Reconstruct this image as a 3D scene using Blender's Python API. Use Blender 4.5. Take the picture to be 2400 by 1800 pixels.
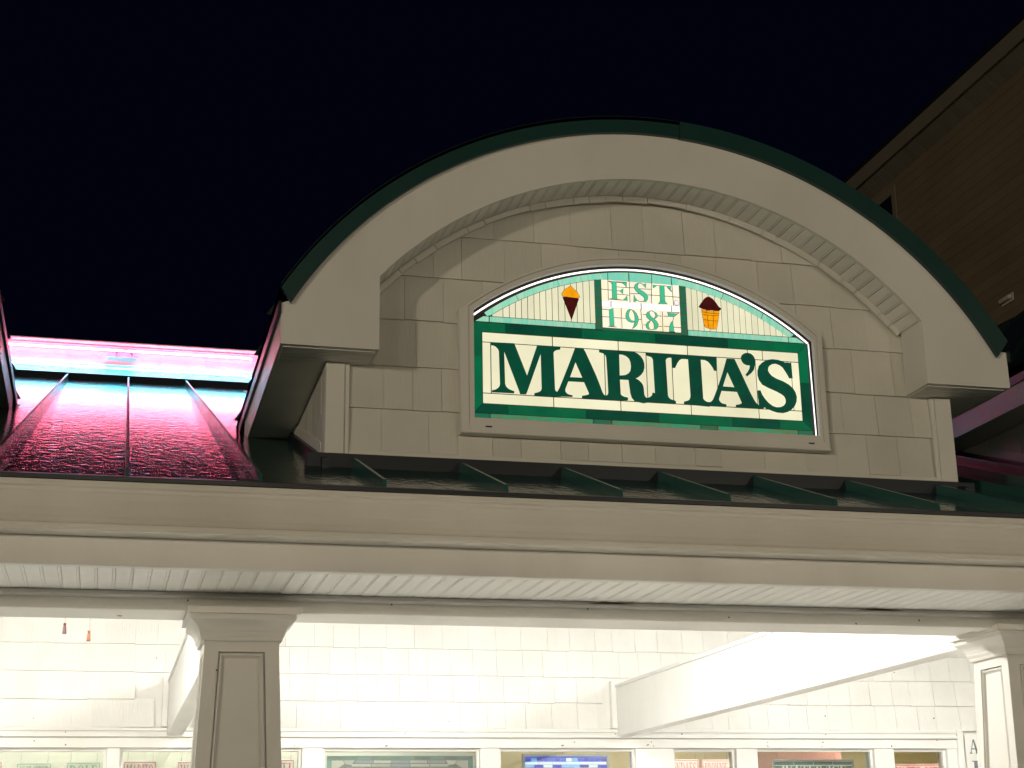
import bpy, bmesh, math, random
from mathutils import Vector, Matrix
from mathutils.geometry import tessellate_polygon

for o in list(bpy.data.objects):
    bpy.data.objects.remove(o, do_unlink=True)
SC = bpy.context.scene
COL = SC.collection
R = random.Random(7)

# ------------------------------------------------------------------ camera
YAW, PITCH, ROLL = 0.2540033, 0.29740791, -0.01713574
fw = Vector((math.sin(YAW)*math.cos(PITCH), math.cos(YAW)*math.cos(PITCH), math.sin(PITCH)))
rt = Vector((math.cos(YAW), -math.sin(YAW), 0)); up = rt.cross(fw)
r2 = math.cos(ROLL)*rt + math.sin(ROLL)*up
u2 = -math.sin(ROLL)*rt + math.cos(ROLL)*up
cam = bpy.data.cameras.new('camera'); cam.sensor_width = 36; cam.lens = 54.937
cam.clip_start = 0.05; cam.clip_end = 2000
co = bpy.data.objects.new('camera', cam); COL.objects.link(co)
co.matrix_world = Matrix(((r2.x, u2.x, -fw.x, 0), (r2.y, u2.y, -fw.y, 0), (r2.z, u2.z, -fw.z, 1.6), (0, 0, 0, 1)))
SC.camera = co

# ------------------------------------------------------------------ night sky
W = bpy.data.worlds.new('World'); SC.world = W; W.use_nodes = True
bg = W.node_tree.nodes['Background']
bg.inputs[0].default_value = (0.08, 0.075, 0.42, 1); bg.inputs[1].default_value = 0.009

# ------------------------------------------------------------------ the low lamp light from the left of the street
sl = bpy.data.lights.new('sun', 'SUN'); sl.energy = 0.5; sl.angle = math.radians(2.6); sl.color = (1, 0.87, 0.66)
so = bpy.data.objects.new('sun', sl); COL.objects.link(so)
so.rotation_euler = Vector((0.22, 0.23, -0.014)).to_track_quat('-Z', 'Y').to_euler()

vs = SC.view_settings; vs.view_transform = 'Standard'; vs.look = 'None'; vs.gamma = 1; vs.exposure = 0
vs.use_curve_mapping = False
SC.render.engine = 'CYCLES'

# ------------------------------------------------------------------ helpers
def tag(o, label=None, cat=None, group=None, kind=None):
    if label: o['label'] = label
    if cat: o['category'] = cat
    if group: o['group'] = group
    if kind: o['kind'] = kind
    return o

def put(o, parent):
    COL.objects.link(o)
    if parent is not None:
        o.parent = parent
        p = parent
        while p.parent is not None: p = p.parent
        if p is parent: o.matrix_parent_inverse = Matrix.Translation(-parent.location)
        else: o.matrix_parent_inverse = Matrix.Identity(4)
    return o

def thing(name, loc, label, cat, group=None):
    o = bpy.data.objects.new(name, None); o.empty_display_size = 0.1; o.location = loc; COL.objects.link(o)
    return tag(o, label, cat, group)

def mo(name, verts, faces, mat, parent, smooth=False, bevel=0, seg=1):
    me = bpy.data.meshes.new(name); me.from_pydata([tuple(v) for v in verts], [], faces)
    if bevel:
        b = bmesh.new(); b.from_mesh(me)
        bmesh.ops.remove_doubles(b, verts=b.verts, dist=1e-5)
        bmesh.ops.recalc_face_normals(b, faces=b.faces)
        es = [e for e in b.edges if len(e.link_faces) == 2 and e.calc_face_angle(0) > 0.5]
        bmesh.ops.bevel(b, geom=es, offset=bevel, segments=seg, affect='EDGES', clamp_overlap=True)
        b.to_mesh(me); b.free()
    else:
        b = bmesh.new(); b.from_mesh(me); bmesh.ops.recalc_face_normals(b, faces=b.faces); b.to_mesh(me); b.free()
    if smooth:
        for p in me.polygons: p.use_smooth = True
    me.materials.append(mat)
    return put(bpy.data.objects.new(name, me), parent)

def boxvf(x0, x1, y0, y1, z0, z1):
    v = [(x0,y0,z0),(x1,y0,z0),(x1,y1,z0),(x0,y1,z0),(x0,y0,z1),(x1,y0,z1),(x1,y1,z1),(x0,y1,z1)]
    return v, [(0,3,2,1),(4,5,6,7),(0,1,5,4),(1,2,6,5),(2,3,7,6),(3,0,4,7)]

def box(name, x0, x1, y0, y1, z0, z1, mat, parent, bevel=0.003):
    v, f = boxvf(x0, x1, y0, y1, z0, z1)
    return mo(name, v, f, mat, parent, bevel=bevel)

def boxes(name, lst, mat, parent):
    V, F = [], []
    for b in lst:
        v, f = boxvf(*b); n = len(V); V += v; F += [tuple(i+n for i in q) for q in f]
    return mo(name, V, F, mat, parent)

def prof_x(name, prof, x0, x1, mat, parent, closed=True, smooth=False, bevel=0):
    """profile of (y,z) swept along x"""
    n = len(prof)
    v = [(x0, y, z) for y, z in prof] + [(x1, y, z) for y, z in prof]
    f = [(i, (i+1) % n, n+(i+1) % n, n+i) for i in range(n if closed else n-1)]
    if closed: f += [tuple(range(n)), tuple(range(2*n-1, n-1, -1))]
    return mo(name, v, f, mat, parent, smooth=smooth, bevel=bevel)

def plate_vf(loops, yf, yb):
    """polygon with holes in x,z ; front y=yf, back y=yb"""
    flat = [p for l in loops for p in l]
    tris = tessellate_polygon([[Vector((p[0], p[1], 0)) for p in l] for l in loops])
    n = len(flat)
    v = [(p[0], yf, p[1]) for p in flat] + [(p[0], yb, p[1]) for p in flat]
    f = [tuple(t) for t in tris] + [tuple(i+n for i in t)[::-1] for t in tris]
    k = 0
    for l in loops:
        m = len(l)
        for i in range(m):
            a, b = k+i, k+(i+1) % m
            f.append((a, b, b+n, a+n))
        k += m
    return v, f

def plate(name, loops, yf, yb, mat, parent):
    v, f = plate_vf(loops, yf, yb)
    return mo(name, v, f, mat, parent)

def arc(cx, cz, r, a0, a1, n):
    return [(cx + r*math.cos(math.radians(a0+(a1-a0)*i/n)), cz + r*math.sin(math.radians(a0+(a1-a0)*i/n))) for i in range(n+1)]

def tube(name, pts, rad, mat, parent, n=8):
    V, F = [], []
    P = [Vector(p) for p in pts]
    for i, p in enumerate(P):
        d = (P[min(i+1, len(P)-1)] - P[max(i-1, 0)]).normalized()
        a = d.cross(Vector((0, 0, 1)) if abs(d.z) < 0.9 else Vector((1, 0, 0))).normalized(); b = d.cross(a)
        for k in range(n):
            t = 2*math.pi*k/n; V.append(p + rad*(math.cos(t)*a + math.sin(t)*b))
    for i in range(len(P)-1):
        for k in range(n):
            F.append((i*n+k, i*n+(k+1) % n, (i+1)*n+(k+1) % n, (i+1)*n+k))
    F += [tuple(range(n)), tuple(range(len(V)-1, len(V)-n-1, -1))]
    return mo(name, V, F, mat, parent, smooth=True)

def clip_half(poly, a, b, c):
    """keep a*x+b*z<=c"""
    out = []
    for i in range(len(poly)):
        p, q = poly[i], poly[(i+1) % len(poly)]
        dp, dq = a*p[0]+b*p[1]-c, a*q[0]+b*q[1]-c
        if dp <= 0: out.append(p)
        if (dp < 0) != (dq < 0) and dp != dq:
            t = dp/(dp-dq); out.append((p[0]+t*(q[0]-p[0]), p[1]+t*(q[1]-p[1])))
    return out

# ------------------------------------------------------------------ materials
def nd(t, kind, **k):
    n = t.nodes.new(kind)
    for a, b in k.items(): setattr(n, a, b)
    return n

def mat_base(name, col, rough=0.5, metal=0, var=0.0, vscale=3, bump=0, bscale=(40, 40, 40), rnd=0.0, spec=0.5, coat=0, dirt=None, dscale=1.2, rvar=0):
    m = bpy.data.materials.new(name); m.use_nodes = True; t = m.node_tree
    p = t.nodes['Principled BSDF']
    p.inputs['Base Color'].default_value = (*col, 1); p.inputs['Roughness'].default_value = rough
    p.inputs['Metallic'].default_value = metal; p.inputs['Specular IOR Level'].default_value = spec
    p.inputs['Coat Weight'].default_value = coat
    g = nd(t, 'ShaderNodeNewGeometry')
    pos = g.outputs['Position']
    cur = None
    def noise(scale, vec, det=4):
        mp = nd(t, 'ShaderNodeMapping'); mp.inputs['Scale'].default_value = vec
        t.links.new(pos, mp.inputs['Vector'])
        n = nd(t, 'ShaderNodeTexNoise'); n.inputs['Scale'].default_value = scale; n.inputs['Detail'].default_value = det
        t.links.new(mp.outputs[0], n.inputs['Vector']); return n
    rgb = nd(t, 'ShaderNodeRGB'); rgb.outputs[0].default_value = (*col, 1); cur = rgb.outputs[0]
    if var:
        n = noise(vscale, (1, 1, 1))
        mr = nd(t, 'ShaderNodeMapRange'); mr.inputs['From Min'].default_value = 0.3; mr.inputs['From Max'].default_value = 0.7
        mr.inputs['To Min'].default_value = 1-var; mr.inputs['To Max'].default_value = 1+var*0.5
        t.links.new(n.outputs[0], mr.inputs['Value'])
        hs = nd(t, 'ShaderNodeHueSaturation'); t.links.new(mr.outputs[0], hs.inputs['Value']); t.links.new(cur, hs.inputs['Color']); cur = hs.outputs[0]
    if rnd:
        oi = nd(t, 'ShaderNodeObjectInfo')
        mr = nd(t, 'ShaderNodeMapRange'); mr.inputs['To Min'].default_value = 1-rnd; mr.inputs['To Max'].default_value = 1+rnd*0.4
        t.links.new(oi.outputs['Random'], mr.inputs['Value'])
        hs = nd(t, 'ShaderNodeHueSaturation'); t.links.new(mr.outputs[0], hs.inputs['Value']); t.links.new(cur, hs.inputs['Color']); cur = hs.outputs[0]
    if dirt:
        n = noise(dscale, (1, 1, 0.35), 8)
        mr = nd(t, 'ShaderNodeMapRange'); mr.inputs['From Min'].default_value = 0.52; mr.inputs['From Max'].default_value = 0.8; mr.inputs['To Max'].default_value = 0.55
        t.links.new(n.outputs[0], mr.inputs['Value'])
        mx = nd(t, 'ShaderNodeMix', data_type='RGBA'); t.links.new(mr.outputs[0], mx.inputs[0]); t.links.new(cur, mx.inputs[6]); mx.inputs[7].default_value = (*dirt, 1); cur = mx.outputs[2]
    t.links.new(cur, p.inputs['Base Color'])
    if rvar:
        n = noise(6, (1, 1, 1)); mr = nd(t, 'ShaderNodeMapRange'); mr.inputs['To Min'].default_value = rough-rvar; mr.inputs['To Max'].default_value = rough+rvar
        t.links.new(n.outputs[0], mr.inputs['Value']); t.links.new(mr.outputs[0], p.inputs['Roughness'])
    if bump:
        n = noise(1, bscale, 3)
        bp = nd(t, 'ShaderNodeBump'); bp.inputs['Strength'].default_value = bump; bp.inputs['Distance'].default_value = 0.004
        t.links.new(n.outputs[0], bp.inputs['Height']); t.links.new(bp.outputs[0], p.inputs['Normal'])
    return m

def mat_glass(name, col, strength=1.0, streak=None, col2=None, axis=(1, 1, 1), scale=14):
    """opalescent glass lit from behind"""
    m = bpy.data.materials.new(name); m.use_nodes = True; t = m.node_tree; p = t.nodes['Principled BSDF']
    p.inputs['Roughness'].default_value = 0.22
    g = nd(t, 'ShaderNodeNewGeometry'); mp = nd(t, 'ShaderNodeMapping'); mp.inputs['Scale'].default_value = axis
    t.links.new(g.outputs['Position'], mp.inputs['Vector'])
    n = nd(t, 'ShaderNodeTexNoise'); n.inputs['Scale'].default_value = scale; n.inputs['Detail'].default_value = 5
    n.inputs['Distortion'].default_value = 1.2 if streak else 0.2
    t.links.new(mp.outputs[0], n.inputs['Vector'])
    mx = nd(t, 'ShaderNodeMix', data_type='RGBA')
    mr = nd(t, 'ShaderNodeMapRange'); mr.inputs['From Min'].default_value = 0.33; mr.inputs['From Max'].default_value = 0.68
    t.links.new(n.outputs[0], mr.inputs['Value']); t.links.new(mr.outputs[0], mx.inputs[0])
    mx.inputs[6].default_value = (*col, 1); mx.inputs[7].default_value = (*(col2 or tuple(c*0.93 for c in col)), 1)
    oi = nd(t, 'ShaderNodeObjectInfo'); r = nd(t, 'ShaderNodeMapRange'); r.inputs['To Min'].default_value = strength*0.93; r.inputs['To Max'].default_value = strength*1.05
    t.links.new(oi.outputs['Random'], r.inputs['Value'])
    t.links.new(mx.outputs[2], p.inputs['Emission Color']); t.links.new(r.outputs[0], p.inputs['Emission Strength'])
    p.inputs['Base Color'].default_value = (*(c*0.25 for c in col), 1)
    return m

def mat_emit(name, col, s):
    m = bpy.data.materials.new(name); m.use_nodes = True; t = m.node_tree; p = t.nodes['Principled BSDF']
    p.inputs['Base Color'].default_value = (0.8, 0.8, 0.8, 1); p.inputs['Emission Color'].default_value = (*col, 1); p.inputs['Emission Strength'].default_value = s
    return m

def lin(r, g, b):
    f = lambda c: (c/255/12.92) if c <= 10 else ((c/255+0.055)/1.055)**2.4
    return (f(r), f(g), f(b))

M_TRIM = mat_base('painted_trim', (0.74, 0.72, 0.66), 0.42, var=0.05, vscale=2.2, bump=0.12, bscale=(60, 60, 12), dirt=(0.5, 0.47, 0.4), dscale=0.9)
M_ALU = mat_base('aluminium_wrap', (0.74, 0.72, 0.67), 0.36, var=0.06, vscale=1.7, bump=0.18, bscale=(9, 9, 5), rvar=0.08, dirt=(0.56, 0.53, 0.46), dscale=2.4)
M_GUT = mat_base('gutter_paint', (0.74, 0.71, 0.63), 0.36, var=0.07, vscale=1.8, bump=0.12, bscale=(25, 9, 3), rvar=0.07, dirt=(0.5, 0.46, 0.38), dscale=0.8)
M_SHN = mat_base('vinyl_shingle', (0.70, 0.68, 0.61), 0.48, var=0.06, vscale=5, bump=0.45, bscale=(110, 110, 4), rnd=0.09)
M_WSH = mat_base('white_shingle', (0.80, 0.79, 0.74), 0.55, var=0.05, vscale=4, bump=0.3, bscale=(90, 90, 10), rnd=0.04, dirt=(0.66, 0.64, 0.58), dscale=2.2)
M_WHT = mat_base('white_board', (0.80, 0.79, 0.75), 0.45, var=0.04, vscale=3, bump=0.1, bscale=(20, 20, 20), dirt=(0.68, 0.64, 0.55), dscale=1.6)
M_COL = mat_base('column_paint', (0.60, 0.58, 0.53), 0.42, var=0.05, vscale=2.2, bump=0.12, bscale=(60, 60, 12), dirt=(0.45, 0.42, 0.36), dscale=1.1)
M_SOF = mat_base('beadboard', (0.88, 0.87, 0.82), 0.45, var=0.05, vscale=4, bump=0.1, bscale=(60, 10, 60), rnd=0.05)
M_BARREL = mat_base('barrel_metal', (0.005, 0.016, 0.015), 0.35)
M_GRN = mat_base('green_edge_metal', (0.006, 0.042, 0.036), 0.36, var=0.08, vscale=2, bump=0.08, bscale=(8, 8, 8), rvar=0.06)
M_ROOF = mat_base('roof_metal', (0.024, 0.075, 0.07), 0.1, metal=0.0, var=0.2, vscale=5, bump=0.62, bscale=(25, 12, 12), spec=0.75)
M_SEAM = mat_base('seam_metal', (0.026, 0.105, 0.095), 0.25, var=0.1, vscale=4, spec=0.7, bump=0.05, bscale=(9, 9, 9))
M_DARK = mat_base('dark_flashing', (0.008, 0.012, 0.018), 0.35, spec=0.5)
M_LEAD = mat_base('lead', (0.025, 0.012, 0.008), 0.5)
M_TILE = mat_base('floor_tile', (0.74, 0.72, 0.69), 0.5, var=0.1, vscale=2)
M_CONC = mat_base('concrete', (0.36, 0.35, 0.32), 0.8, var=0.15, vscale=1.5, bump=0.3, bscale=(40, 40, 40))
M_ASPH = mat_base('asphalt', (0.05, 0.05, 0.05), 0.85, var=0.2, vscale=3, bump=0.5, bscale=(90, 90, 90))
M_BRWN = mat_base('brown_siding', (0.165, 0.125, 0.075), 0.6, var=0.12, vscale=1.3, rnd=0.12, bump=0.3, bscale=(60, 6, 60))
M_TAN = mat_base('tan_trim', (0.15, 0.13, 0.095), 0.55, var=0.08, vscale=1, rnd=0.1)
M_DGL = mat_base('dark_glass', (0.006, 0.006, 0.008), 0.08)
M_SCRW = mat_base('rust_spot', (0.12, 0.06, 0.035), 0.7)
M_NAIL = mat_base('nail', (0.05, 0.045, 0.04), 0.6)
PORCH = 315; GLOBE = 236
BIG={'M':[[(1.6501,3.934),(1.7645,3.9356),(1.8241,3.7798),(1.8767,3.9316),(1.9898,3.9321),(1.9885,3.9211),(1.9692,3.9168),(1.9589,3.9099),(1.955,3.9015),(1.9577,3.7208),(1.9619,3.712),(1.9679,3.7093),(1.9673,3.6861),(1.8584,3.6869),(1.8586,3.6959),(1.8777,3.702),(1.8898,3.7088),(1.8951,3.7212),(1.893,3.8934),(1.8219,3.7008),(1.8167,3.6895),(1.7899,3.6889),(1.7862,3.7027),(1.716,3.8931),(1.7143,3.8879),(1.7165,3.7347),(1.7212,3.7209),(1.7329,3.7096),(1.7506,3.7026),(1.7604,3.7002),(1.7593,3.6911),(1.6548,3.6901),(1.6559,3.6991),(1.6697,3.7019),(1.6836,3.7107),(1.6916,3.7212),(1.6942,3.7333),(1.6911,3.8925),(1.6864,3.9043),(1.6746,3.9157),(1.6628,3.92),(1.6509,3.9213)]],'A1':[[(2.0636,3.9328),(2.1033,3.9323),(2.113,3.9154),(2.1387,3.8564),(2.1633,3.7986),(2.1801,3.7527),(2.1893,3.7248),(2.196,3.7109),(2.2029,3.7052),(2.209,3.7046),(2.2083,3.6863),(2.0907,3.687),(2.091,3.6968),(2.1093,3.7002),(2.1216,3.7046),(2.1262,3.7089),(2.125,3.7149),(2.1033,3.7664),(2.0243,3.7658),(2.0092,3.7284),(2.0073,3.7182),(2.0116,3.7083),(2.0205,3.7008),(2.0325,3.6978),(2.0425,3.697),(2.0423,3.6899),(1.9679,3.6881),(1.9685,3.7088),(1.9736,3.7152),(1.9821,3.7308),(1.9982,3.7682),(2.0307,3.8476)],[(2.0632,3.8629),(2.033,3.7856),(2.0954,3.7863)]],'R':[[(2.1831,3.9303),(2.36,3.9304),(2.3738,3.925),(2.3896,3.912),(2.4006,3.8952),(2.4056,3.8769),(2.406,3.8583),(2.4004,3.837),(2.388,3.82),(2.3735,3.8076),(2.3592,3.7993),(2.3729,3.7925),(2.3863,3.7806),(2.394,3.7695),(2.3979,3.7536),(2.399,3.7237),(2.4031,3.7113),(2.4086,3.7058),(2.4167,3.7052),(2.4158,3.6837),(2.3959,3.6787),(2.3751,3.6821),(2.35,3.6887),(2.3378,3.7029),(2.3318,3.7244),(2.3252,3.7908),(2.28,3.7899),(2.2814,3.7169),(2.2861,3.7091),(2.2975,3.7041),(2.317,3.7011),(2.3165,3.6887),(2.2083,3.6863),(2.209,3.7046),(2.2162,3.708),(2.2206,3.7144),(2.2219,3.7246),(2.2203,3.8205),(2.2178,3.8944),(2.2151,3.9055),(2.2082,3.9133),(2.1981,3.9172),(2.1828,3.92)],[(2.2803,3.8088),(2.297,3.8103),(2.311,3.813),(2.3277,3.8233),(2.3371,3.8378),(2.3402,3.8588),(2.3382,3.8819),(2.3307,3.8989),(2.3172,3.9097),(2.2988,3.9159),(2.2814,3.9155)]],'I':[[(2.4208,3.9304),(2.5491,3.9305),(2.5484,3.9159),(2.5343,3.9159),(2.5235,3.9124),(2.5159,3.9026),(2.5186,3.7237),(2.5232,3.7124),(2.5322,3.7048),(2.5507,3.7001),(2.5576,3.6971),(2.557,3.6855),(2.4158,3.6837),(2.4167,3.7052),(2.4298,3.7105),(2.4395,3.7191),(2.4436,3.7332),(2.4551,3.7304),(2.4528,3.9009),(2.4481,3.9099),(2.4389,3.9152),(2.4226,3.9177)]],'T':[[(2.5491,3.9305),(2.779,3.9307),(2.777,3.8638),(2.7631,3.8642),(2.7569,3.8802),(2.7458,3.896),(2.7346,3.9083),(2.7182,3.9155),(2.6956,3.9157),(2.6977,3.7178),(2.7043,3.7089),(2.7158,3.7025),(2.73,3.7015),(2.7288,3.6801),(2.5993,3.6856),(2.6011,3.6972),(2.6166,3.7016),(2.6287,3.708),(2.6341,3.7211),(2.6358,3.7304),(2.6324,3.9135),(2.6182,3.9143),(2.5992,3.9138),(2.587,3.9071),(2.5743,3.8899),(2.5625,3.8657),(2.5495,3.8649)]],'A2':[[(2.832,3.9287),(2.8718,3.9289),(2.8813,3.907),(2.9149,3.8287),(2.9421,3.7645),(2.9612,3.7258),(2.9699,3.7122),(2.9859,3.6991),(2.9849,3.6839),(2.865,3.6854),(2.8669,3.6959),(2.885,3.6993),(2.8974,3.7058),(2.8967,3.7128),(2.8759,3.7635),(2.7946,3.7641),(2.7805,3.7271),(2.7787,3.7177),(2.7829,3.7075),(2.7943,3.6988),(2.8155,3.6954),(2.8149,3.6861),(2.729,3.6841),(2.73,3.7015),(2.74,3.7051),(2.7502,3.7173),(2.761,3.74),(2.7803,3.7855),(2.8085,3.8576)],[(2.8315,3.8613),(2.803,3.7856),(2.864,3.7846)]],'apostrophe':[[(2.943,3.9651),(2.9574,3.9622),(2.969,3.9541),(2.9768,3.9427),(2.9794,3.9274),(2.9766,3.9035),(2.9703,3.8817),(2.9558,3.8643),(2.9328,3.8451),(2.9261,3.853),(2.9391,3.868),(2.9487,3.8851),(2.9521,3.8996),(2.9499,3.903),(2.9342,3.9032),(2.9201,3.9094),(2.9111,3.9207),(2.9072,3.9347),(2.909,3.9443),(2.9157,3.9542),(2.9283,3.9622)]],'S':[[(3.1699,3.9264),(3.1716,3.8502),(3.1544,3.8492),(3.1482,3.8642),(3.1373,3.8826),(3.1241,3.9032),(3.1077,3.9141),(3.0886,3.9201),(3.0713,3.9178),(3.0561,3.9097),(3.0468,3.8984),(3.0433,3.8839),(3.0485,3.87),(3.062,3.8542),(3.0854,3.8414),(3.1212,3.8293),(3.1494,3.8144),(3.1701,3.7967),(3.181,3.7784),(3.1865,3.7551),(3.1835,3.7314),(3.1734,3.7096),(3.1548,3.6898),(3.1344,3.6769),(3.1096,3.6697),(3.0806,3.6705),(3.0568,3.6762),(3.0379,3.6833),(3.0237,3.6872),(3.0145,3.6937),(3.0068,3.6874),(2.9863,3.6875),(2.985,3.7752),(2.9972,3.7771),(3.0043,3.7564),(3.0174,3.736),(3.0353,3.7159),(3.0561,3.7007),(3.0774,3.6949),(3.0994,3.6973),(3.1171,3.7065),(3.1279,3.7212),(3.1291,3.7377),(3.123,3.7538),(3.1092,3.7648),(3.0833,3.7775),(3.0407,3.7938),(3.0102,3.8085),(2.9948,3.8312),(2.9891,3.8545),(2.9907,3.8783),(2.9996,3.9025),(3.0178,3.9203),(3.0407,3.9337),(3.0704,3.9404),(3.0997,3.9387),(3.1238,3.933),(3.138,3.9268),(3.148,3.9286)]]}
SMALL={'E':[[(2.2592,4.2858),(2.2815,4.2864),(2.282,4.1951),(2.2581,4.1956)],[(2.3114,4.2831),(2.3349,4.2849),(2.3328,4.261),(2.3233,4.2738)],[(2.2975,4.2391),(2.3159,4.254),(2.3136,4.2256)],[(2.3345,4.2193),(2.3347,4.1945),(2.3113,4.1932),(2.3251,4.2051)]],'S':[[(2.3745,4.2698),(2.3794,4.2793),(2.3909,4.287),(2.4033,4.2891),(2.393,4.2826),(2.3891,4.2709),(2.391,4.262),(2.4007,4.2537),(2.4226,4.2418),(2.4356,4.2314),(2.4406,4.2182),(2.4366,4.2044),(2.4283,4.1936),(2.416,4.1938),(2.422,4.2033),(2.4214,4.2145),(2.4128,4.2229),(2.3932,4.235),(2.3803,4.2476),(2.3741,4.2585)],[(2.4176,4.2811),(2.4336,4.288),(2.4315,4.2651)],[(2.3694,4.2264),(2.3764,4.2067),(2.3849,4.1983),(2.3712,4.1905),(2.3668,4.1902)]],'T':[[(2.5032,4.2831),(2.5269,4.2838),(2.5276,4.2043),(2.5028,4.2036)],[(2.5027,4.2014),(2.5264,4.2031),(2.5394,4.1905),(2.492,4.1881)],[(2.4683,4.2839),(2.4919,4.2834),(2.4698,4.2681)],[(2.5348,4.2833),(2.562,4.2842),(2.5599,4.2658)]],'1':[[(2.2406,4.1383),(2.2608,4.1476),(2.2629,4.0574),(2.2409,4.0559)]],'9':[[(2.345,4.1481),(2.3336,4.1417),(2.3253,4.1265),(2.3235,4.1107),(2.3274,4.0953),(2.3359,4.087),(2.349,4.0824),(2.3635,4.0834),(2.3626,4.09),(2.3516,4.0904),(2.343,4.0987),(2.3381,4.114),(2.3386,4.1275),(2.3435,4.139),(2.3494,4.1473)],[(2.3517,4.1475),(2.3648,4.1428),(2.3776,4.1303),(2.3857,4.1107),(2.3861,4.0928),(2.3773,4.0698),(2.3635,4.0566),(2.3521,4.0491),(2.3616,4.0643),(2.3679,4.0826),(2.3698,4.1028),(2.3684,4.1229),(2.3624,4.1381)]],'8':[[(2.4452,4.1453),(2.4338,4.1388),(2.4277,4.1271),(2.4304,4.1139),(2.4433,4.1025),(2.4544,4.0999),(2.4649,4.0849),(2.4663,4.0671),(2.4635,4.0546),(2.4747,4.0554),(2.4841,4.0661),(2.4871,4.082),(2.4788,4.0971),(2.4637,4.1095),(2.4486,4.1219),(2.4447,4.1329)],[(2.4676,4.1446),(2.4785,4.1398),(2.4848,4.129),(2.482,4.1175),(2.4704,4.1089),(2.4683,4.1121),(2.4755,4.1216),(2.4759,4.1306)],[(2.4453,4.097),(2.4338,4.0895),(2.4243,4.0754),(2.4259,4.0621),(2.4344,4.0526),(2.4434,4.0532),(2.4372,4.0651),(2.4367,4.0785),(2.4498,4.0973)]],'7':[[(2.5393,4.143),(2.5889,4.1432),(2.5701,4.1272),(2.5408,4.1262)],[(2.5646,4.1088),(2.5625,4.0873),(2.5673,4.0495),(2.5426,4.0489),(2.5449,4.0726),(2.5526,4.0933)]]}
LEADS=[[(2.2415,4.2856),(2.335,4.2867)],[(2.2414,4.1932),(2.3357,4.1935)],[(2.2819,4.239),(2.2979,4.2395)],[(2.2836,4.2832),(2.3103,4.2825),(2.3233,4.2738),(2.3328,4.261)],[(2.282,4.1951),(2.3113,4.1932)],[(2.2415,4.2856),(2.2546,4.2809),(2.2592,4.2723)],[(2.2581,4.1956),(2.2515,4.1962),(2.2414,4.1932)],[(2.4033,4.2891),(2.4176,4.2822)],[(2.3849,4.1983),(2.3981,4.1925),(2.416,4.1938)],[(2.4919,4.2834),(2.5032,4.2831)],[(2.5269,4.2838),(2.5348,4.2833)],[(2.4698,4.2681),(2.4872,4.2796)],[(2.5599,4.2658),(2.5651,4.2548),(2.5435,4.276)],[(2.492,4.1881),(2.5394,4.1905)],[(2.2331,4.0542),(2.2749,4.0527)],[(2.2406,4.1383),(2.2053,4.1391)],[(2.345,4.1481),(2.3528,4.1482)],[(2.3635,4.0834),(2.3682,4.0893)],[(2.4452,4.1453),(2.4566,4.1495),(2.4676,4.1446)],[(2.4704,4.1089),(2.4544,4.0999)],[(2.4434,4.0532),(2.4544,4.0518),(2.4657,4.0548)],[(2.535,4.1461),(2.5982,4.1495),(2.5701,4.1272),(2.5635,4.1076)],[(2.5426,4.0478),(2.5729,4.0476)],[(2.2395,4.325),(2.238,4.1896)],[(2.348,4.3336),(2.3476,4.1854)],[(2.4649,4.3337),(2.4572,4.1878)],[(2.5663,4.3257),(2.5707,4.1849)],[(2.2056,4.2422),(2.2576,4.2405)],[(2.2827,4.2594),(2.3473,4.2598)],[(2.2831,4.2222),(2.348,4.2214)],[(2.3495,4.26),(2.3742,4.2619)],[(2.3986,4.2581),(2.4593,4.2604)],[(2.3505,4.2295),(2.3976,4.2326)],[(2.44,4.23),(2.503,4.2308)],[(2.5277,4.2304),(2.6068,4.2295)],[(2.3019,4.1517),(2.3023,4.049)],[(2.4008,4.1522),(2.4065,4.0496)],[(2.5115,4.1489),(2.51,4.0455)],[(2.2062,4.1012),(2.2414,4.1015)],[(2.2646,4.1009),(2.2999,4.1001)],[(2.3065,4.1006),(2.3254,4.1008)],[(2.3875,4.0996),(2.4009,4.1006)],[(2.4098,4.1263),(2.4277,4.1271)],[(2.4846,4.1256),(2.507,4.125)],[(2.4108,4.0733),(2.4242,4.0738)],[(2.4866,4.0719),(2.5068,4.0722)],[(2.516,4.1256),(2.5408,4.1262)],[(2.5158,4.0739),(2.5438,4.0736)],[(2.5651,4.0729),(2.6045,4.0722)],[(2.251,4.1816),(2.25,4.1546)],[(2.4043,4.1817),(2.4042,4.1524)],[(2.5592,4.1818),(2.5589,4.1524)]]
PERIOD=(2.5872,4.1986)
CONE=[[(2.0506,4.2482),(2.0655,4.2307),(2.0819,4.2177),(2.0952,4.1929),(2.0782,4.1865),(2.0391,4.1887),(2.0072,4.192),(2.0047,4.2032),(2.0178,4.2242),(2.0377,4.2372)],[(2.0084,4.1864),(2.0391,4.1867),(2.0894,4.1845),(2.0498,4.073)]]
CUP=[[(2.7582,4.2431),(2.7754,4.2341),(2.7936,4.2128),(2.8055,4.1944),(2.8195,4.1857),(2.8076,4.1752),(2.7914,4.174),(2.7721,4.1759),(2.7462,4.174),(2.7176,4.1799),(2.7019,4.1868),(2.7158,4.2071),(2.7333,4.2309),(2.7467,4.241)],[(2.7141,4.1749),(2.746,4.1701),(2.8074,4.172),(2.8044,4.1493),(2.7891,4.0794),(2.7631,4.076),(2.7315,4.0834),(2.7243,4.0988),(2.7189,4.1464)]]
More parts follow.
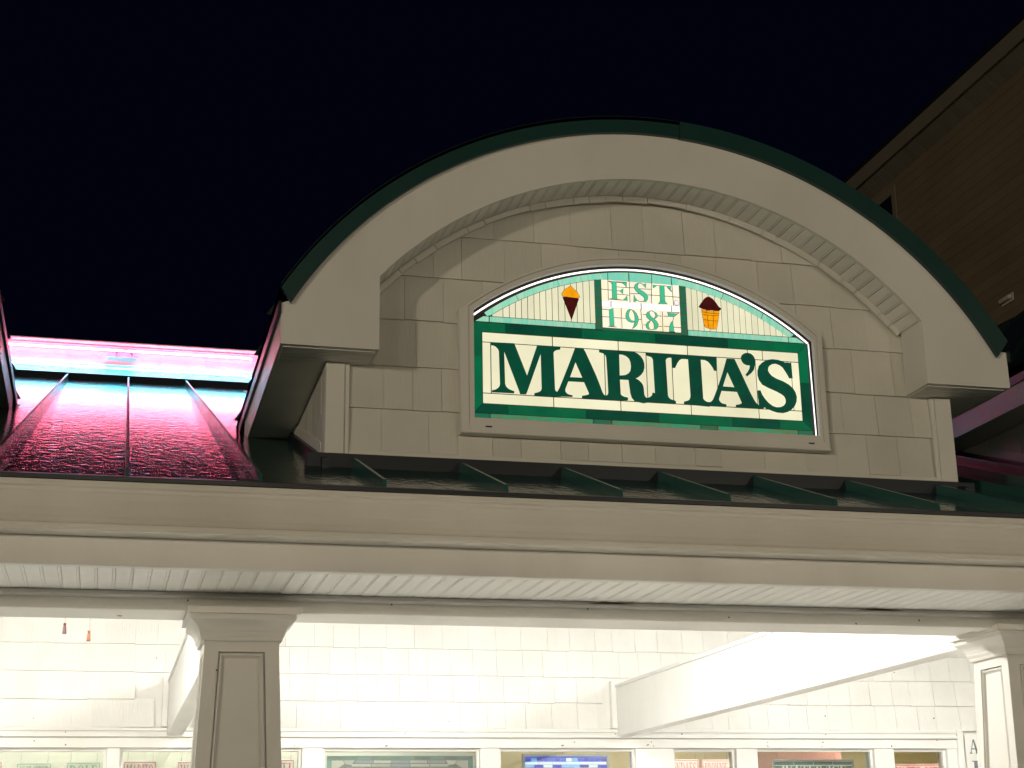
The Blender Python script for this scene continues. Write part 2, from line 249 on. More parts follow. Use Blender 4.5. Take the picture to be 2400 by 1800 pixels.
CUPL=[[(2.7166,4.1622),(2.7614,4.1574),(2.8066,4.1591)],[(2.7206,4.1481),(2.7607,4.1462),(2.8028,4.1492)],[(2.7224,4.1226),(2.7592,4.1188),(2.7979,4.12)],[(2.7446,4.145),(2.7458,4.0812)],[(2.7753,4.1472),(2.7697,4.0781)],[(2.7413,4.1736),(2.7406,4.1607)],[(2.7785,4.1747),(2.7775,4.1586)]]
# ================================================================== ground
gnd = tag(mo('ground', [(-400,-400,-0.02),(400,-400,-0.02),(400,400,-0.02),(-400,400,-0.02)], [(0,1,2,3)], M_ASPH, None), kind='structure')
pav = tag(box('pavement', -16, 22, 0.5, 6.2, -0.015, 0.10, M_CONC, None, 0.01), kind='structure')
flr = tag(box('porch_floor', -16, 22, 6.2, 12.55, -0.015, 0.12, M_TILE, None, 0.01), kind='structure')

# ================================================================== shop building
TAN = 0.352; YE, ZE = 5.89, 3.0
def rz(y): return ZE + (y-YE)*TAN
XL, XR = -3.2, 9.6
shop = thing('shop_building', (3, 12.6, 0), 'white shop front with shingled porch wall, gutter and dark metal roof', 'building')

# --- porch wall with separate shingles
wall = box('porch_wall', XL, XR, 12.53, 12.72, 2.6, 4.4, M_WHT, shop, 0)
rw = random.Random(21)
zc = [2.636, 2.848, 3.058, 3.272, 3.486, 3.70]
for ci in range(5):
    z0, z1 = zc[ci], zc[ci+1]
    x = XL + rw.uniform(0, 0.15)
    while x < XR-0.3:
        w = rw.choice([0.15, 0.17, 0.19, 0.2, 0.21, 0.22, 0.23])
        xa, xb = x+0.0009, x+w-0.0009; x += w
        if ci < 2 and (xb > 0.40 and xa < 0.62): continue
        if ci < 2 and (xb > 4.02 and xa < 4.24): continue
        d = rw.uniform(-0.0015, 0.0015); zz = z0 + rw.uniform(-0.003, 0.003)
        v = [(xa,12.500+d,zz),(xb,12.500+d,zz),(xb,12.531,zz),(xa,12.531,zz),(xa,12.524,z1+0.01),(xb,12.524,z1+0.01),(xb,12.531,z1+0.01),(xa,12.531,z1+0.01)]
        mo('shingle', v, boxvf(0,1,0,1,0,1)[1], M_WSH, wall)
# trims at the foot of the shingles and the header over the windows
prof_x('sill_moulding', [(12.53,2.640),(12.470,2.632),(12.470,2.612),(12.485,2.606),(12.485,2.588),(12.455,2.584),(12.455,2.566),(12.53,2.560)], XL, 7.17, M_WHT, shop)
box('header_board', XL, 7.2, 12.49, 12.70, 2.485, 2.562, M_WHT, shop)
box('wall_end_board', 7.17, 7.23, 12.47, 12.53, 1.0, 2.64, M_WHT, shop)
box('right_wall', 7.2, XR, 12.52, 12.70, 0.1, 2.62, M_WHT, shop)
rn = random.Random(4)
for k in range(34):
    x = rn.uniform(-1, 7); z = rn.choice([2.5, 2.53, 2.595, 2.55]) if k < 18 else rn.uniform(2.66, 3.3)
    y = 12.487 if k < 18 else 12.507
    if k < 18 and z > 2.57: y = 12.482
    box('nail', x, x+rn.uniform(0.006, 0.012), y, y+0.01, z, z+rn.uniform(0.005, 0.012), M_NAIL, shop, 0)
for x, z, w in [(0.90,2.553,0.05),(1.05,2.556,0.03),(2.15,2.5,0.035),(4.33,2.51,0.03),(5.9,2.535,0.022),(3.6,2.505,0.03)]:
    mo('peeling_spot', [(x,12.4885,z),(x+w*.4,12.4885,z-0.006),(x+w,12.4885,z+0.002),(x+w*.6,12.4885,z+0.007)], [(0,1,2,3)], M_SCRW, shop)

# --- windows under the header
M_PANE = bpy.data.materials.new('window_glass'); M_PANE.use_nodes = True
t = M_PANE.node_tree; t.nodes.clear(); out = nd(t, 'ShaderNodeOutputMaterial'); tr = nd(t, 'ShaderNodeBsdfTransparent'); gl = nd(t, 'ShaderNodeBsdfGlossy')
gl.inputs['Roughness'].default_value = 0.02; fr = nd(t, 'ShaderNodeFresnel'); fr.inputs['IOR'].default_value = 1.9; mx = nd(t, 'ShaderNodeMixShader')
tr.inputs[0].default_value = (0.86, 0.9, 0.87, 1)
t.links.new(fr.outputs[0], mx.inputs[0]); t.links.new(tr.outputs[0], mx.inputs[1]); t.links.new(gl.outputs[0], mx.inputs[2]); t.links.new(mx.outputs[0], out.inputs[0])
posts = [(-1.75,-1.65),(0.029,0.126),(1.504,1.667),(2.929,3.088),(4.244,4.571),(5.126,5.31),(6.387,6.571),(7.078,7.172)]
for a, b in posts: box('window_post', a, b, 12.50, 12.68, 0.95, 2.4835, M_WHT, shop)
for (a0, a1), (b0, b1) in zip(posts[:-1], posts[1:]):
    wf = boxes('window_frame', [(a1, a1+0.022, 12.54, 12.60, 0.97, 2.4835), (b0-0.022, b0, 12.54, 12.60, 0.97, 2.4835), (a1+0.0225, b0-0.0225, 12.54, 12.60, 2.462, 2.4830)], M_WHT, shop)
    box('pane', a1+0.0225, b0-0.0225, 12.566, 12.572, 0.97, 2.4615, M_PANE, wf, 0)
box('counter_wall', XL, 7.2, 12.50, 12.70, 0.1, 0.95, M_WHT, shop)
# room behind the windows
M_CREAM = mat_base('room_cream', (0.66, 0.66, 0.6), 0.7, var=0.06)
M_OCHRE = mat_base('room_ochre', (0.72, 0.60, 0.30), 0.7, var=0.1)
M_PINKW = mat_base('room_pink', (0.75, 0.34, 0.30), 0.7, var=0.08)
box('room_screen', XL, 3.0, 13.3, 13.36, 0.1, 2.9, M_CREAM, shop, 0)
box('room_back_wall', 3.0, XR, 15.4, 15.5, 0.1, 3.2, M_OCHRE, shop, 0)
box('room_divider', 6.36, 6.42, 13.2, 15.4, 0.1, 2.75, M_PINKW, shop)
box('room_ceiling', XL, XR, 12.73, 15.5, 2.95, 3.0, M_CREAM, shop, 0)
box('room_floor', XL, XR, 12.7, 15.5, 0.05, 0.1, M_CREAM, shop, 0)
M_ROOML = mat_emit('room_lamp', (1, 0.93, 0.8), 11); M_ROOMR = mat_emit('room_lamp_bright', (1, 0.92, 0.78), 34)
for x0, x1, y0 in [(-1.6, 2.4, 12.745), (3.6, 6.0, 12.745), (6.7, 8.4, 12.745)]:
    l = tag(box('ceiling_lamp', x0, x1, y0, y0+0.16, 2.90, 2.945, M_ROOML if x0 < 0 else M_ROOMR, None, 0), 'long white lamp on the room ceiling behind ' + ('the pale left windows' if x0 < 0 else ('the blue glass panel window' if x0 < 5 else 'the rightmost window')), 'lamp', 'lamps inside the shop')

# --- ceiling, beams
prof_x('porch_ceiling', [(6.88,rz(6.88)-0.14),(12.72,rz(12.72)-0.14),(12.72,rz(12.72)-0.1),(6.88,rz(6.88)-0.1)], XL, XR, M_WHT, shop)
for xa in (0.465, 4.085):
    box('cross_beam', xa, xa+0.12, 6.875, 12.56, 2.578, 2.995, M_WHT, shop, 0.004)
    box('beam_edge_trim', xa-0.012, xa-0.0005, 6.9, 12.50, 2.972, 2.998, M_WHT, shop, 0.002)
    box('wall_joint_trim', xa-0.045, xa-0.0005, 12.47, 12.53, 2.642, 3.03, M_WHT, shop)
fb = prof_x('front_beam', [(6.54,2.613),(6.655,2.613),(6.655,2.622),(6.87,2.622),(6.87,3.2),(6.54,3.2)], XL, XR, M_TRIM, shop, bevel=0.003)
prof_x('beam_moulding', [(6.5385,2.6895),(6.528,2.687),(6.524,2.672),(6.532,2.664),(6.5385,2.662)], XL, XR, M_TRIM, shop)
for x in (0.3, 1.15, 2.02, 2.68, 3.3, 3.62): box('nail', x, x+0.006, 6.5365, 6.545, 2.635+0.02*math.sin(x*7), 2.641+0.02*math.sin(x*7), M_NAIL, shop, 0)
mo('peeling_spot', [(0.03,6.75,2.6205),(0.05,6.76,2.6205),(0.04,6.785,2.6205),(0.02,6.77,2.6205)], [(0,1,2,3)], M_SCRW, shop)
for xa, xb in ((2.02, 2.24), (3.3, 3.55)):
    mo('peeling_spot', [(xa,6.5225,2.680),(xb,6.5225,2.681),(xb-0.08,6.5225,2.687),((xa+xb)/2-0.03,6.5225,2.690)], [(0,1,2,3)], M_SCRW, shop)
box('frieze_board', XL, XR, 5.985, 6.03, 2.688, 3.02, M_ALU, shop, 0.004)
# --- beadboard soffit, board by board
sof = box('soffit', XL, XR, 6.03, 6.54, 2.70, 2.74, M_SOF, shop, 0)
me = None; x = -1.2; bw = 0.0672
while x < 4.9:
    if me is None:
        h = 0.0028; pr = [(0.0009,0),(bw-0.0135,0),(bw-0.0125,h),(bw-0.0105,h),(bw-0.0095,0),(bw-0.0030,0),(bw-0.0009,h),(bw-0.0009,0.012),(0.0009,0.012)]
        n = len(pr); v = [(a, 6.032, b) for a, b in pr] + [(a, 6.537, b) for a, b in pr]
        f = [(i,(i+1)%n,n+(i+1)%n,n+i) for i in range(n)] + [tuple(range(n)), tuple(range(2*n-1,n-1,-1))]
        o = mo('soffit_board', v, f, M_SOF, sof); me = o.data
    else:
        o = put(bpy.data.objects.new('soffit_board', me), sof)
    o.location = (x, 0, 2.6905 + R.uniform(-0.0006, 0.0006)); x += bw

# --- gutter: ogee front
gp = [(5.985,2.985),(5.860,2.985),(5.852,2.981),(5.852,2.962),(5.858,2.957),(5.862,2.955),(5.862,2.944),(5.866,2.938),(5.870,2.915),(5.879,2.885),(5.896,2.858),(5.902,2.842),(5.9,2.834),(5.893,2.829),(5.886,2.826),(5.886,2.812),(5.891,2.803),(5.905,2.800),(5.985,2.800)]
prof_x('gutter', gp, XL, XR, M_GUT, shop)
for x in (1.02, 4.6): 
    prof_x('gutter_joint', [(a-0.0015 if a < 5.98 else a, b) for a, b in gp], x, x+0.006, M_GUT, shop)
prof_x('drip_edge', [(5.84,2.984),(5.984,2.984),(5.984,3.03),(5.90,3.016),(5.84,2.999)], XL, XR, M_DARK, shop)

# --- standing seam roof
seams = [-2.93,-2.44,-1.95,-1.46,-0.97,-0.485,0.03,0.528,1.01,1.502,1.982,2.452,2.932,3.41,3.895,4.375,4.86,5.345,5.83,6.32,6.81,7.3,7.8,8.3,8.8,9.3]
roof = prof_x('roof', [(5.88,rz(5.88)-0.012),(13.74,rz(13.74)-0.012),(13.74,rz(13.74)-0.09),(5.88,rz(5.88)-0.09)], XL, XR, M_DARK, shop)
for i in range(len(seams)-1):
    a, b = seams[i]+0.008, seams[i+1]-0.008
    y0 = 5.872; y1 = 13.73
    if 1.0 < (a+b)/2 < 3.95: y1 = 6.80
    mo('roof_pan', [(a,y0,rz(y0)-0.011),(b,y0,rz(y0)-0.011),(b,y1,rz(y1)-0.011),(a,y1,rz(y1)-0.011),(a,y0,rz(y0)),(b,y0,rz(y0)),(b,y1,rz(y1)),(a,y1,rz(y1))], boxvf(0,1,0,1,0,1)[1], M_ROOF, roof)
for s in seams:
    y0 = 5.885; y1 = 13.72
    if 0.9 < s < 4.0: y1 = 6.76
    h = 0.05; w = 0.007
    mo('roof_seam', [(s-w,y0,rz(y0)-0.011),(s+w,y0,rz(y0)-0.011),(s+w,y1,rz(y1)-0.011),(s-w,y1,rz(y1)-0.011),(s-w,y0+0.02,rz(y0)+h),(s+w,y0+0.02,rz(y0)+h),(s+w,y1,rz(y1)+h),(s-w,y1,rz(y1)+h)], boxvf(0,1,0,1,0,1)[1], M_SEAM, roof)
box('ridge_flashing', XL, XR, 13.60, 13.74, 5.70, 5.775, M_DARK, shop)
# ================================================================== columns
def column(cx, label):
    cy = 6.705
    c = thing('porch_column', (cx, cy, 0.12), label, 'column', 'white square porch columns')
    hw = lambda z: 0.1515 + (2.497-z)*0.0427
    def ring(lst, name, mat, bev=0):
        V, F = [], []
        for h, z in lst: V += [(cx-h,cy-h,z),(cx+h,cy-h,z),(cx+h,cy+h,z),(cx-h,cy+h,z)]
        for i in range(len(lst)-1):
            for k in range(4): F.append((i*4+k, i*4+(k+1)%4, i*4+4+(k+1)%4, i*4+4+k))
        F += [(3,2,1,0), tuple(len(V)-4+k for k in range(4))]
        return mo(name, V, F, mat, c, bevel=bev)
    ring([(hw(0.34)-0.018,0.34),(hw(2.50)-0.018,2.50)], 'shaft', M_COL)
    ring([(0.30,0.12),(0.30,0.27),(0.285,0.29),(0.285,0.31),(0.262,0.34)], 'base', M_COL)
    cap = [(0.150,2.494),(0.163,2.494),(0.166,2.500),(0.167,2.508),(0.172,2.517),(0.174,2.523),(0.1745,2.531)]
    for i in range(9):
        q = i/8; cap.append((0.177+0.036*(q**1.6)*1.0, 2.533+0.042*q))
    cap += [(0.2135,2.577),(0.2150,2.5785),(0.2150,2.5975),(0.2305,2.5985),(0.2305,2.6245),(0.15,2.6245)]
    cp = ring(cap, 'capital', M_COL)
    for k in range(4):
        a = k*math.pi/2
        n = Vector((math.sin(a), -math.cos(a), 0)); tv = Vector((math.cos(a), math.sin(a), 0))
        def P(u, z, d): return Vector((cx, cy, z)) + n*(hw(z)-0.001+d) + tv*u
        zt, zb, zo, zf = 2.4945, 0.342, 2.450, 0.42
        mg = 0.0585
        def quadprism(name, q, d0, d1, mat, par):
            v = [P(u, z, d1) for u, z in q] + [P(u, z, d0) for u, z in q]
            return mo(name, v, [(0,1,2,3),(7,6,5,4),(0,4,5,1),(1,5,6,2),(2,6,7,3),(3,7,4,0)], mat, par)
        e = 0.0006*(k % 2)
        iu = lambda z: hw(z)-mg-0.0012
        ou = lambda z: hw(z)-e
        q = [(-ou(zb),zb),(ou(zb),zb),(ou(zt),zt),(-ou(zt),zt),(-iu(zf),zf),(iu(zf),zf),(iu(zo),zo),(-iu(zo),zo)]
        V = [P(u, z, 0) for u, z in q] + [P(u, z, -0.019) for u, z in q]
        F = []
        for i in range(4):
            j = (i+1) % 4
            F += [(i, j, 4+j, 4+i), (8+j, 8+i, 12+i, 12+j), (i, 8+i, 8+j, j), (4+j, 12+j, 12+i, 4+i)]
        mo('face_frame', V, F, M_COL, c)
        # panel moulding: sloped ring, then the raised field
        V, F = [], []
        prof = [(0.004,-0.013),(0.006,-0.003),(0.011,-0.0005),(0.016,-0.004),(0.019,-0.010),(0.025,-0.0145),(0.028,-0.0145)]
        for o_, d in prof:
            V += [P(-iu(zf)+o_, zf+o_, d), P(iu(zf)-o_, zf+o_, d), P(iu(zo)-o_, zo-o_, d), P(-iu(zo)+o_, zo-o_, d)]
        for i in range(len(prof)-1):
            for j in range(4): F.append((i*4+j, i*4+(j+1)%4, i*4+4+(j+1)%4, i*4+4+j))
        mo('panel_moulding', V, F, M_COL, c)
        o_ = 0.0285
        quadprism('panel', [(-iu(zf)+o_,zf+o_),(iu(zf)-o_,zf+o_),(iu(zo)-o_,zo-o_),(-iu(zo)+o_,zo-o_)], -0.017, -0.0105, M_COL, c)
    v0 = Vector((cx-0.103, cy-hw(2.37)-0.003, 2.37))
    if cx < 2: box('nail', v0.x, v0.x+0.007, v0.y, v0.y+0.006, v0.z, v0.z+0.007, M_NAIL, c, 0)
    return c
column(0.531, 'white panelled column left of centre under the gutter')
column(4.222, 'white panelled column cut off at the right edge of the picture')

# ================================================================== arched dormers
def dormer(cx, dy, dz, full, label):
    yf = 6.54+dy; yw = 6.78+dy
    bx = lambda x: x-2.445+cx       # numbers below are written for the middle dormer
    bz = lambda z: z+dz
    C1 = (bx(2.43), bz(2.95))
    d = thing('arched_dormer', (cx, yw, rz(yw)), label, 'dormer', 'arched dormers on the porch roof')
    # front fascia
    RB, RI, RO = 2.014, 1.795, 2.097
    CB = (bx(2.428), bz(2.969)); CO_ = (bx(2.434), bz(2.966))
    ang = lambda x, r: math.degrees(math.acos((x-2.43)/r))
    o = [(bx(0.652),bz(3.795)),(bx(0.652),bz(3.985))] + arc(*CB, RB, ang(0.70,RB), ang(4.165,RB), 72) + [(bx(4.238),bz(3.985)),(bx(4.238),bz(3.8)),(bx(3.79),bz(3.8))]
    o += arc(*C1, RI, ang(3.79,RI), ang(1.09,RI), 64) + [(bx(1.09),bz(3.795))]
    plate('arch_fascia', [o], yf, yf+0.02, M_ALU, d)
    # green metal edge
    g = arc(*CO_, RO, ang(0.64,RO), ang(4.235,RO), 72) + arc(*CB, RB-0.004, ang(4.185,RB-0.004), ang(0.69,RB-0.004), 72)
    xm = 2.56
    for s_, (p0, p1, ro) in enumerate(((0.64, xm-0.001, RO), (xm+0.001, 4.235, RO+0.002))):
        q0, q1 = max(p0, 0.69), min(p1, 4.185)
        g = arc(*CO_, ro, ang(p0,ro), ang(p1,ro), 40) + arc(*CB, RB-0.004-0.003*s_, ang(q1,RB), ang(q0,RB), 40)
        plate('arch_edge', [g], yf-0.022-0.002*s_, yf-0.0003, M_GRN, d)
    # block returns (boxed eave ends) and their undersides
    for s, x0, x1 in ((0, 0.652, 1.09), (1, 3.79, 4.238)):
        zb = 3.795 if s == 0 else 3.80
        xi = x1 if s == 0 else x0
        x_in = (bx(xi)-0.012, bx(xi)) if s == 0 else (bx(xi), bx(xi)+0.012)
        box('block_return', *x_in, yf+0.021, yw-0.02, bz(zb), bz(4.15), M_ALU, d, 0.001)
        us = box('eave_underside', bx(x0)+(0.0125 if s else 0.001), bx(x1)-(0.001 if s else 0.0125), yf+0.021, yw+1.45, bz(zb), bz(zb)+0.008, M_SOF, d, 0)
        xo = bx(x0) if s == 0 else bx(x1)
        xs = (xo, xo+0.016) if s == 0 else (xo-0.016, xo)
        box('eave_side_board', *xs, yf+0.021, yw+1.6, bz(zb)-0.001, bz(3.955), M_ALU, d, 0.002)
        xe = (xo-0.014, xo-0.0005) if s == 0 else (xo+0.0005, xo+0.014)
        box('eave_drip', *xe, yf-0.01, yw+1.85, bz(3.935), bz(3.99), M_DARK, d, 0.001)
        if full:
            for k in range(5):
                yy = yf+0.03+k*0.045
                boxes('eave_board', [(bx(x0)+0.014, bx(x1)-0.014, yy, yy+0.042, bz(zb)-0.004, bz(zb)-0.0004)], M_SOF, us)
    # barrel roof and its seams
    a0, a1 = ang(0.645, RO), ang(4.23, RO)
    P1 = arc(*CO_, RO+0.004, a0, a1, 60); n = len(P1); yb = 12.1+dy*0.9
    V = [(x, yf-0.022, z) for x, z in P1] + [(x, yb, z) for x, z in P1] + [(x, yf-0.022, z-0.02) for x, z in P1] + [(x, yb, z-0.02) for x, z in P1]
    F = [(i, i+1, n+i+1, n+i) for i in range(n-1)] + [(2*n+i+1, 2*n+i, 3*n+i, 3*n+i+1) for i in range(n-1)] + [(i+1, i, 2*n+i, 2*n+i+1) for i in range(n-1)]
    br = mo('barrel_roof', V, F, M_BARREL, d)
    ys = yf+0.42
    while ys < yb-0.3:
        Q0 = arc(*CO_, RO+0.003, a0-0.2, a1+0.2, 48); Q1 = arc(*CO_, RO+0.026, a0+0.1, a1-0.1, 48); m = len(Q0)
        V = [(x, ys, z) for x, z in Q0]+[(x, ys, z) for x, z in Q1]+[(x, ys+0.012, z) for x, z in Q0]+[(x, ys+0.012, z) for x, z in Q1]
        F = []
        for i in range(m-1): F += [(i,i+1,m+i+1,m+i),(2*m+i+1,2*m+i,3*m+i,3*m+i+1),(m+i,m+i+1,3*m+i+1,3*m+i)]
        F += [(0,m,3*m,2*m),(m-1,2*m-1,4*m-1,3*m-1)]
        mo('barrel_seam', V, F, M_BARREL, br); ys += 0.62
    # curved soffit
    s0, s1 = ang(1.095, RI), ang(3.785, RI)
    Q0 = arc(*C1, RI+0.012, s0, s1, 60); Q1 = arc(*C1, RI+0.02, s0, s1, 60); m = len(Q0)
    V = [(x, yf+0.021, z) for x, z in Q0]+[(x, yw+0.02, z) for x, z in Q0]+[(x, yf+0.021, z) for x, z in Q1]+[(x, yw+0.02, z) for x, z in Q1]
    F = []
    for i in range(m-1): F += [(i,i+1,m+i+1,m+i),(2*m+i+1,2*m+i,3*m+i,3*m+i+1)]
    cs = mo('curved_soffit', V, F, M_SOF, d)
    # front wall
    wp = [(bx(0.90),bz(3.30)),(bx(4.0),bz(3.30)),(bx(4.0),bz(4.0))] + arc(*C1, 1.93, ang(4.0,1.93), ang(0.90,1.93), 40) + [(bx(0.90),bz(4.0))]
    fw_ = plate('front_wall', [wp], yw, yw+0.03, M_SHN, d)
    # cheeks
    for s, xw in ((0, 0.893), (1, 4.01)):
        xs = (bx(xw), bx(xw)+0.03) if s == 0 else (bx(xw)-0.03, bx(xw))
        ya, yz = yw+0.001, YE+(bz(3.80)-ZE)/TAN
        ck = mo('side_wall', [(q, y, z) for q in xs for y, z in ((ya, rz(ya)-0.03), (yz, rz(yz)-0.03), (yz, bz(3.80)), (ya, bz(3.80)))], [(0,1,2,3),(7,6,5,4),(0,4,5,1),(1,5,6,2),(2,6,7,3),(3,7,4,0)], M_SHN, d)
        xc = (bx(xw)-0.012, bx(xw)+0.075) if s == 0 else (bx(xw)-0.075, bx(xw)+0.012)
        box('corner_board', *xc, yw-0.038, yw+0.0005, bz(3.362), bz(3.794), M_TRIM, d, 0.003)
        xc = (bx(xw)-0.0125, bx(xw)-0.0005) if s == 0 else (bx(xw)+0.0005, bx(xw)+0.0125)
        box('corner_board', *xc, yw+0.001, yw+0.085, bz(3.362), bz(3.794), M_TRIM, d, 0.003)
        xj = (bx(xw)+0.0755, bx(xw)+0.098) if s == 0 else (bx(xw)-0.098, bx(xw)-0.0755)
        box('corner_channel', *xj, yw-0.030, yw+0.0005, bz(3.362), bz(3.794), M_TRIM, d, 0.003)
        # sloped foot board and flashing of the cheek
        xf = (bx(xw)-0.016, bx(xw)-0.0005) if s == 0 else (bx(xw)+0.0005, bx(xw)+0.016)
        y0, y1 = yw+0.086, yw+1.5
        mo('foot_board', [(xf[0],y0,rz(y0)+0.05),(xf[1],y0,rz(y0)+0.05),(xf[1],y1,rz(y1)+0.05),(xf[0],y1,rz(y1)+0.05),(xf[0],y0,rz(y0)+0.10),(xf[1],y0,rz(y0)+0.10),(xf[1],y1,rz(y1)+0.10),(xf[0],y1,rz(y1)+0.10)], boxvf(0,1,0,1,0,1)[1], M_TRIM, d)
        xf = (bx(xw)-0.03, bx(xw)-0.0005) if s == 0 else (bx(xw)+0.0005, bx(xw)+0.03)
        mo('flashing', [(xf[0],y0-0.2,rz(y0-0.2)-0.01),(xf[1],y0-0.2,rz(y0-0.2)-0.01),(xf[1],y1,rz(y1)-0.01),(xf[0],y1,rz(y1)-0.01),(xf[0],y0-0.2,rz(y0-0.2)+0.045),(xf[1],y0-0.2,rz(y0-0.2)+0.045),(xf[1],y1,rz(y1)+0.045),(xf[0],y1,rz(y1)+0.045)], boxvf(0,1,0,1,0,1)[1], M_DARK, d)
        for ci in range(3):
            za, zb_ = bz(3.367+0.2195*ci), bz(3.367+0.2195*(ci+1))
            yy = yw+0.09+0.04*ci
            while yy < yw+1.5:
                ww = R.choice([0.15, 0.18, 0.21])
                xs = (bx(xw)-0.011, bx(xw)-0.0004) if s == 0 else (bx(xw)+0.0004, bx(xw)+0.011)
                if zb_ > rz(yy)+0.02 and za < bz(3.79): box('shingle', *xs, yy+0.003, yy+ww-0.003, max(za, rz(yy)-0.05), min(zb_, bz(3.793)), M_SHN, ck, 0)
                yy += ww
    box('base_flashing', bx(0.80), bx(4.10), yw-0.05, yw+0.02, rz(yw)-0.04, bz(3.361), M_DARK, d, 0.002)
    box('starter_strip', bx(0.991), bx(3.912), yw-0.026, yw-0.0005, bz(3.363), bz(3.385), M_TRIM, d, 0.002)
    if not full: return d
    # curved soffit boards
    L = math.radians(s0-s1)*RI; nb = int(abs(L)/0.0605); st = (s1-s0)/nb
    for i in range(nb):
        aa, ab = s0+st*i+st*0.03, s0+st*(i+1)-st*0.03
        V = []
        for rr in (RI, RI+0.0115):
            for q in (aa, aa+(ab-aa)*0.80, ab):
                for y in (yf+0.022, yw-0.022): V.append((C1[0]+rr*math.cos(math.radians(q)), y, C1[1]+rr*math.sin(math.radians(q))))
        # a bead groove near one edge
        q1, q2 = aa+(ab-aa)*0.80, aa+(ab-aa)*0.86
        def pt(r, q, y): return (C1[0]+r*math.cos(math.radians(q)), y, C1[1]+r*math.sin(math.radians(q)))
        pf = [(RI, aa), (RI, q1), (RI+0.004, q1), (RI+0.004, q2), (RI, q2), (RI, ab), (RI+0.0115, ab), (RI+0.0115, aa)]
        V = [pt(r, q, yf+0.022) for r, q in pf] + [pt(r, q, yw-0.022) for r, q in pf]; k = len(pf)
        F = [(j, (j+1) % k, k+(j+1) % k, k+j) for j in range(k)] + [tuple(range(k)), tuple(range(2*k-1, k-1, -1))]
        mo('soffit_board', V, F, M_SOF, cs)
    # broken channel strip where soffit meets wall
    rj = random.Random(12); q = s0
    while q > s1+0.2:
        dq = rj.uniform(2.2, 8.5); qe = max(q-dq, s1)
        w = 0.030+rj.uniform(-0.004, 0.004); off = rj.uniform(0, 0.004)
        pts = arc(*C1, RI-0.001, q-0.05, qe+0.05, 6) + arc(*C1, RI-w, qe+0.05, q-0.05, 6)
        plate('soffit_channel', [pts], yw-0.034-off, yw-0.0215, M_TRIM, d); q = qe
    # shingles of the front wall, each cut to the arch
    circ = arc(C1[0], C1[1], RI-0.004, 0, 180, 48)
    rs = random.Random(5)
    zl = [3.386, 3.589, 3.797, 4.025, 4.245, 4.464, 4.684]
    for ci in range(6):
        za, zb_ = zl[ci], zl[ci+1]
        x = 0.992 - rs.uniform(0, 0.1)
        while x < 3.911:
            w = rs.choice([0.135, 0.165, 0.185, 0.19, 0.2, 0.21, 0.22])
            xa, xb = max(x+0.0008, 0.993), min(x+w-0.0008, 3.910); x += w
            if xb-xa < 0.02: continue
            if xa > 1.56 and xb < 3.27 and za > 3.56 and zb_ < 4.05: continue
            z0 = za + rs.uniform(-0.002, 0.002)
            poly = [(xa, z0), (xb, z0), (xb, zb_+0.012), (xa, zb_+0.012)]
            for i in range(len(circ)-1):
                (px, pz), (qx, qz) = circ[i], circ[i+1]
                mxx, mzz = (px+qx)/2-C1[0], (pz+qz)/2-C1[1]; ln = math.hypot(mxx, mzz); a, b = mxx/ln, mzz/ln
                poly = clip_half(poly, a, b, a*px+b*pz)
                if not poly: break
            if not poly or len(poly) < 3: continue
            # block ends cover the outer lower corners
            yo = rs.uniform(-0.002, 0.002); k = len(poly)
            V = [(px, yw-0.020+yo+(pz-z0)/(zb_-z0)*0.014, pz) for px, pz in poly] + [(px, yw-0.0003, pz) for px, pz in poly]
            F = [tuple(range(k)), tuple(range(2*k-1, k-1, -1))] + [(i, (i+1) % k, k+(i+1) % k, k+i) for i in range(k)]
            mo('shingle', V, F, M_SHN, fw_)
    return d
dormer(2.445, 0, 0, True, 'shingled dormer with curved roof edge holding the lit stained glass sign')
dormer(-2.455, 1.32, 0.465, False, 'dormer at the left edge of the picture, pink lit eave side')
dormer(7.18, 1.32, 0.465, False, 'dormer at the right edge of the picture, lavender lit eave side')
# ================================================================== stained glass sign
YS = 6.7445
sg = thing('stained_glass_sign', (2.415, 6.76, 3.5), 'backlit stained glass sign with big green letters in the dormer', 'sign')
G_CREAM = mat_glass('cream_glass', (0.93, 0.90, 0.63), 0.95, col2=(0.80, 0.76, 0.50), scale=3.2)
G_STRIPE = mat_glass('stripe_glass', (0.86, 0.83, 0.58), 0.93, col2=(0.80, 0.77, 0.53), scale=9)
G_PALE = mat_glass('pale_glass', (1.0, 0.95, 0.76), 1.0, col2=(0.99, 0.88, 0.6), scale=10)
G_WHITE = mat_glass('white_glass', (1.05, 1.03, 1.02), 1.05, scale=5)
G_GREEN = mat_glass('green_glass', lin(4, 72, 50), 1.0, col2=lin(8, 60, 46), scale=12)
G_GREENS = [mat_glass('border_green_glass', lin(10, 98, 62), 0.95, col2=lin(6, 84, 56), scale=10), mat_glass('border_dark_green_glass', lin(6, 72, 50), 0.95, col2=lin(6, 60, 45), scale=10), mat_glass('border_bright_green_glass', lin(4, 106, 66), 0.95, col2=lin(4, 92, 60), scale=10)]
G_AQUA = mat_glass('aqua_streaky_glass', lin(112, 208, 178), 1.0, streak=1, col2=lin(176, 212, 182), axis=(5, 1, 0.6), scale=9)
G_AQUA2 = mat_glass('aqua_pale_glass', lin(140, 205, 170), 1.0, streak=1, col2=lin(108, 205, 185), axis=(4, 1, 0.6), scale=11)
G_SWIRL = mat_glass('swirl_glass', lin(36, 150, 108), 0.9, streak=1, col2=lin(104, 112, 78), axis=(1, 1, 2.5), scale=14)
G_POST = mat_glass('post_glass', lin(20, 110, 84), 0.9, streak=1, col2=lin(70, 96, 66), axis=(1, 1, 2), scale=16)
G_MINT = mat_glass('mint_glass', lin(64, 194, 146), 1.0, col2=lin(84, 180, 140), scale=12)
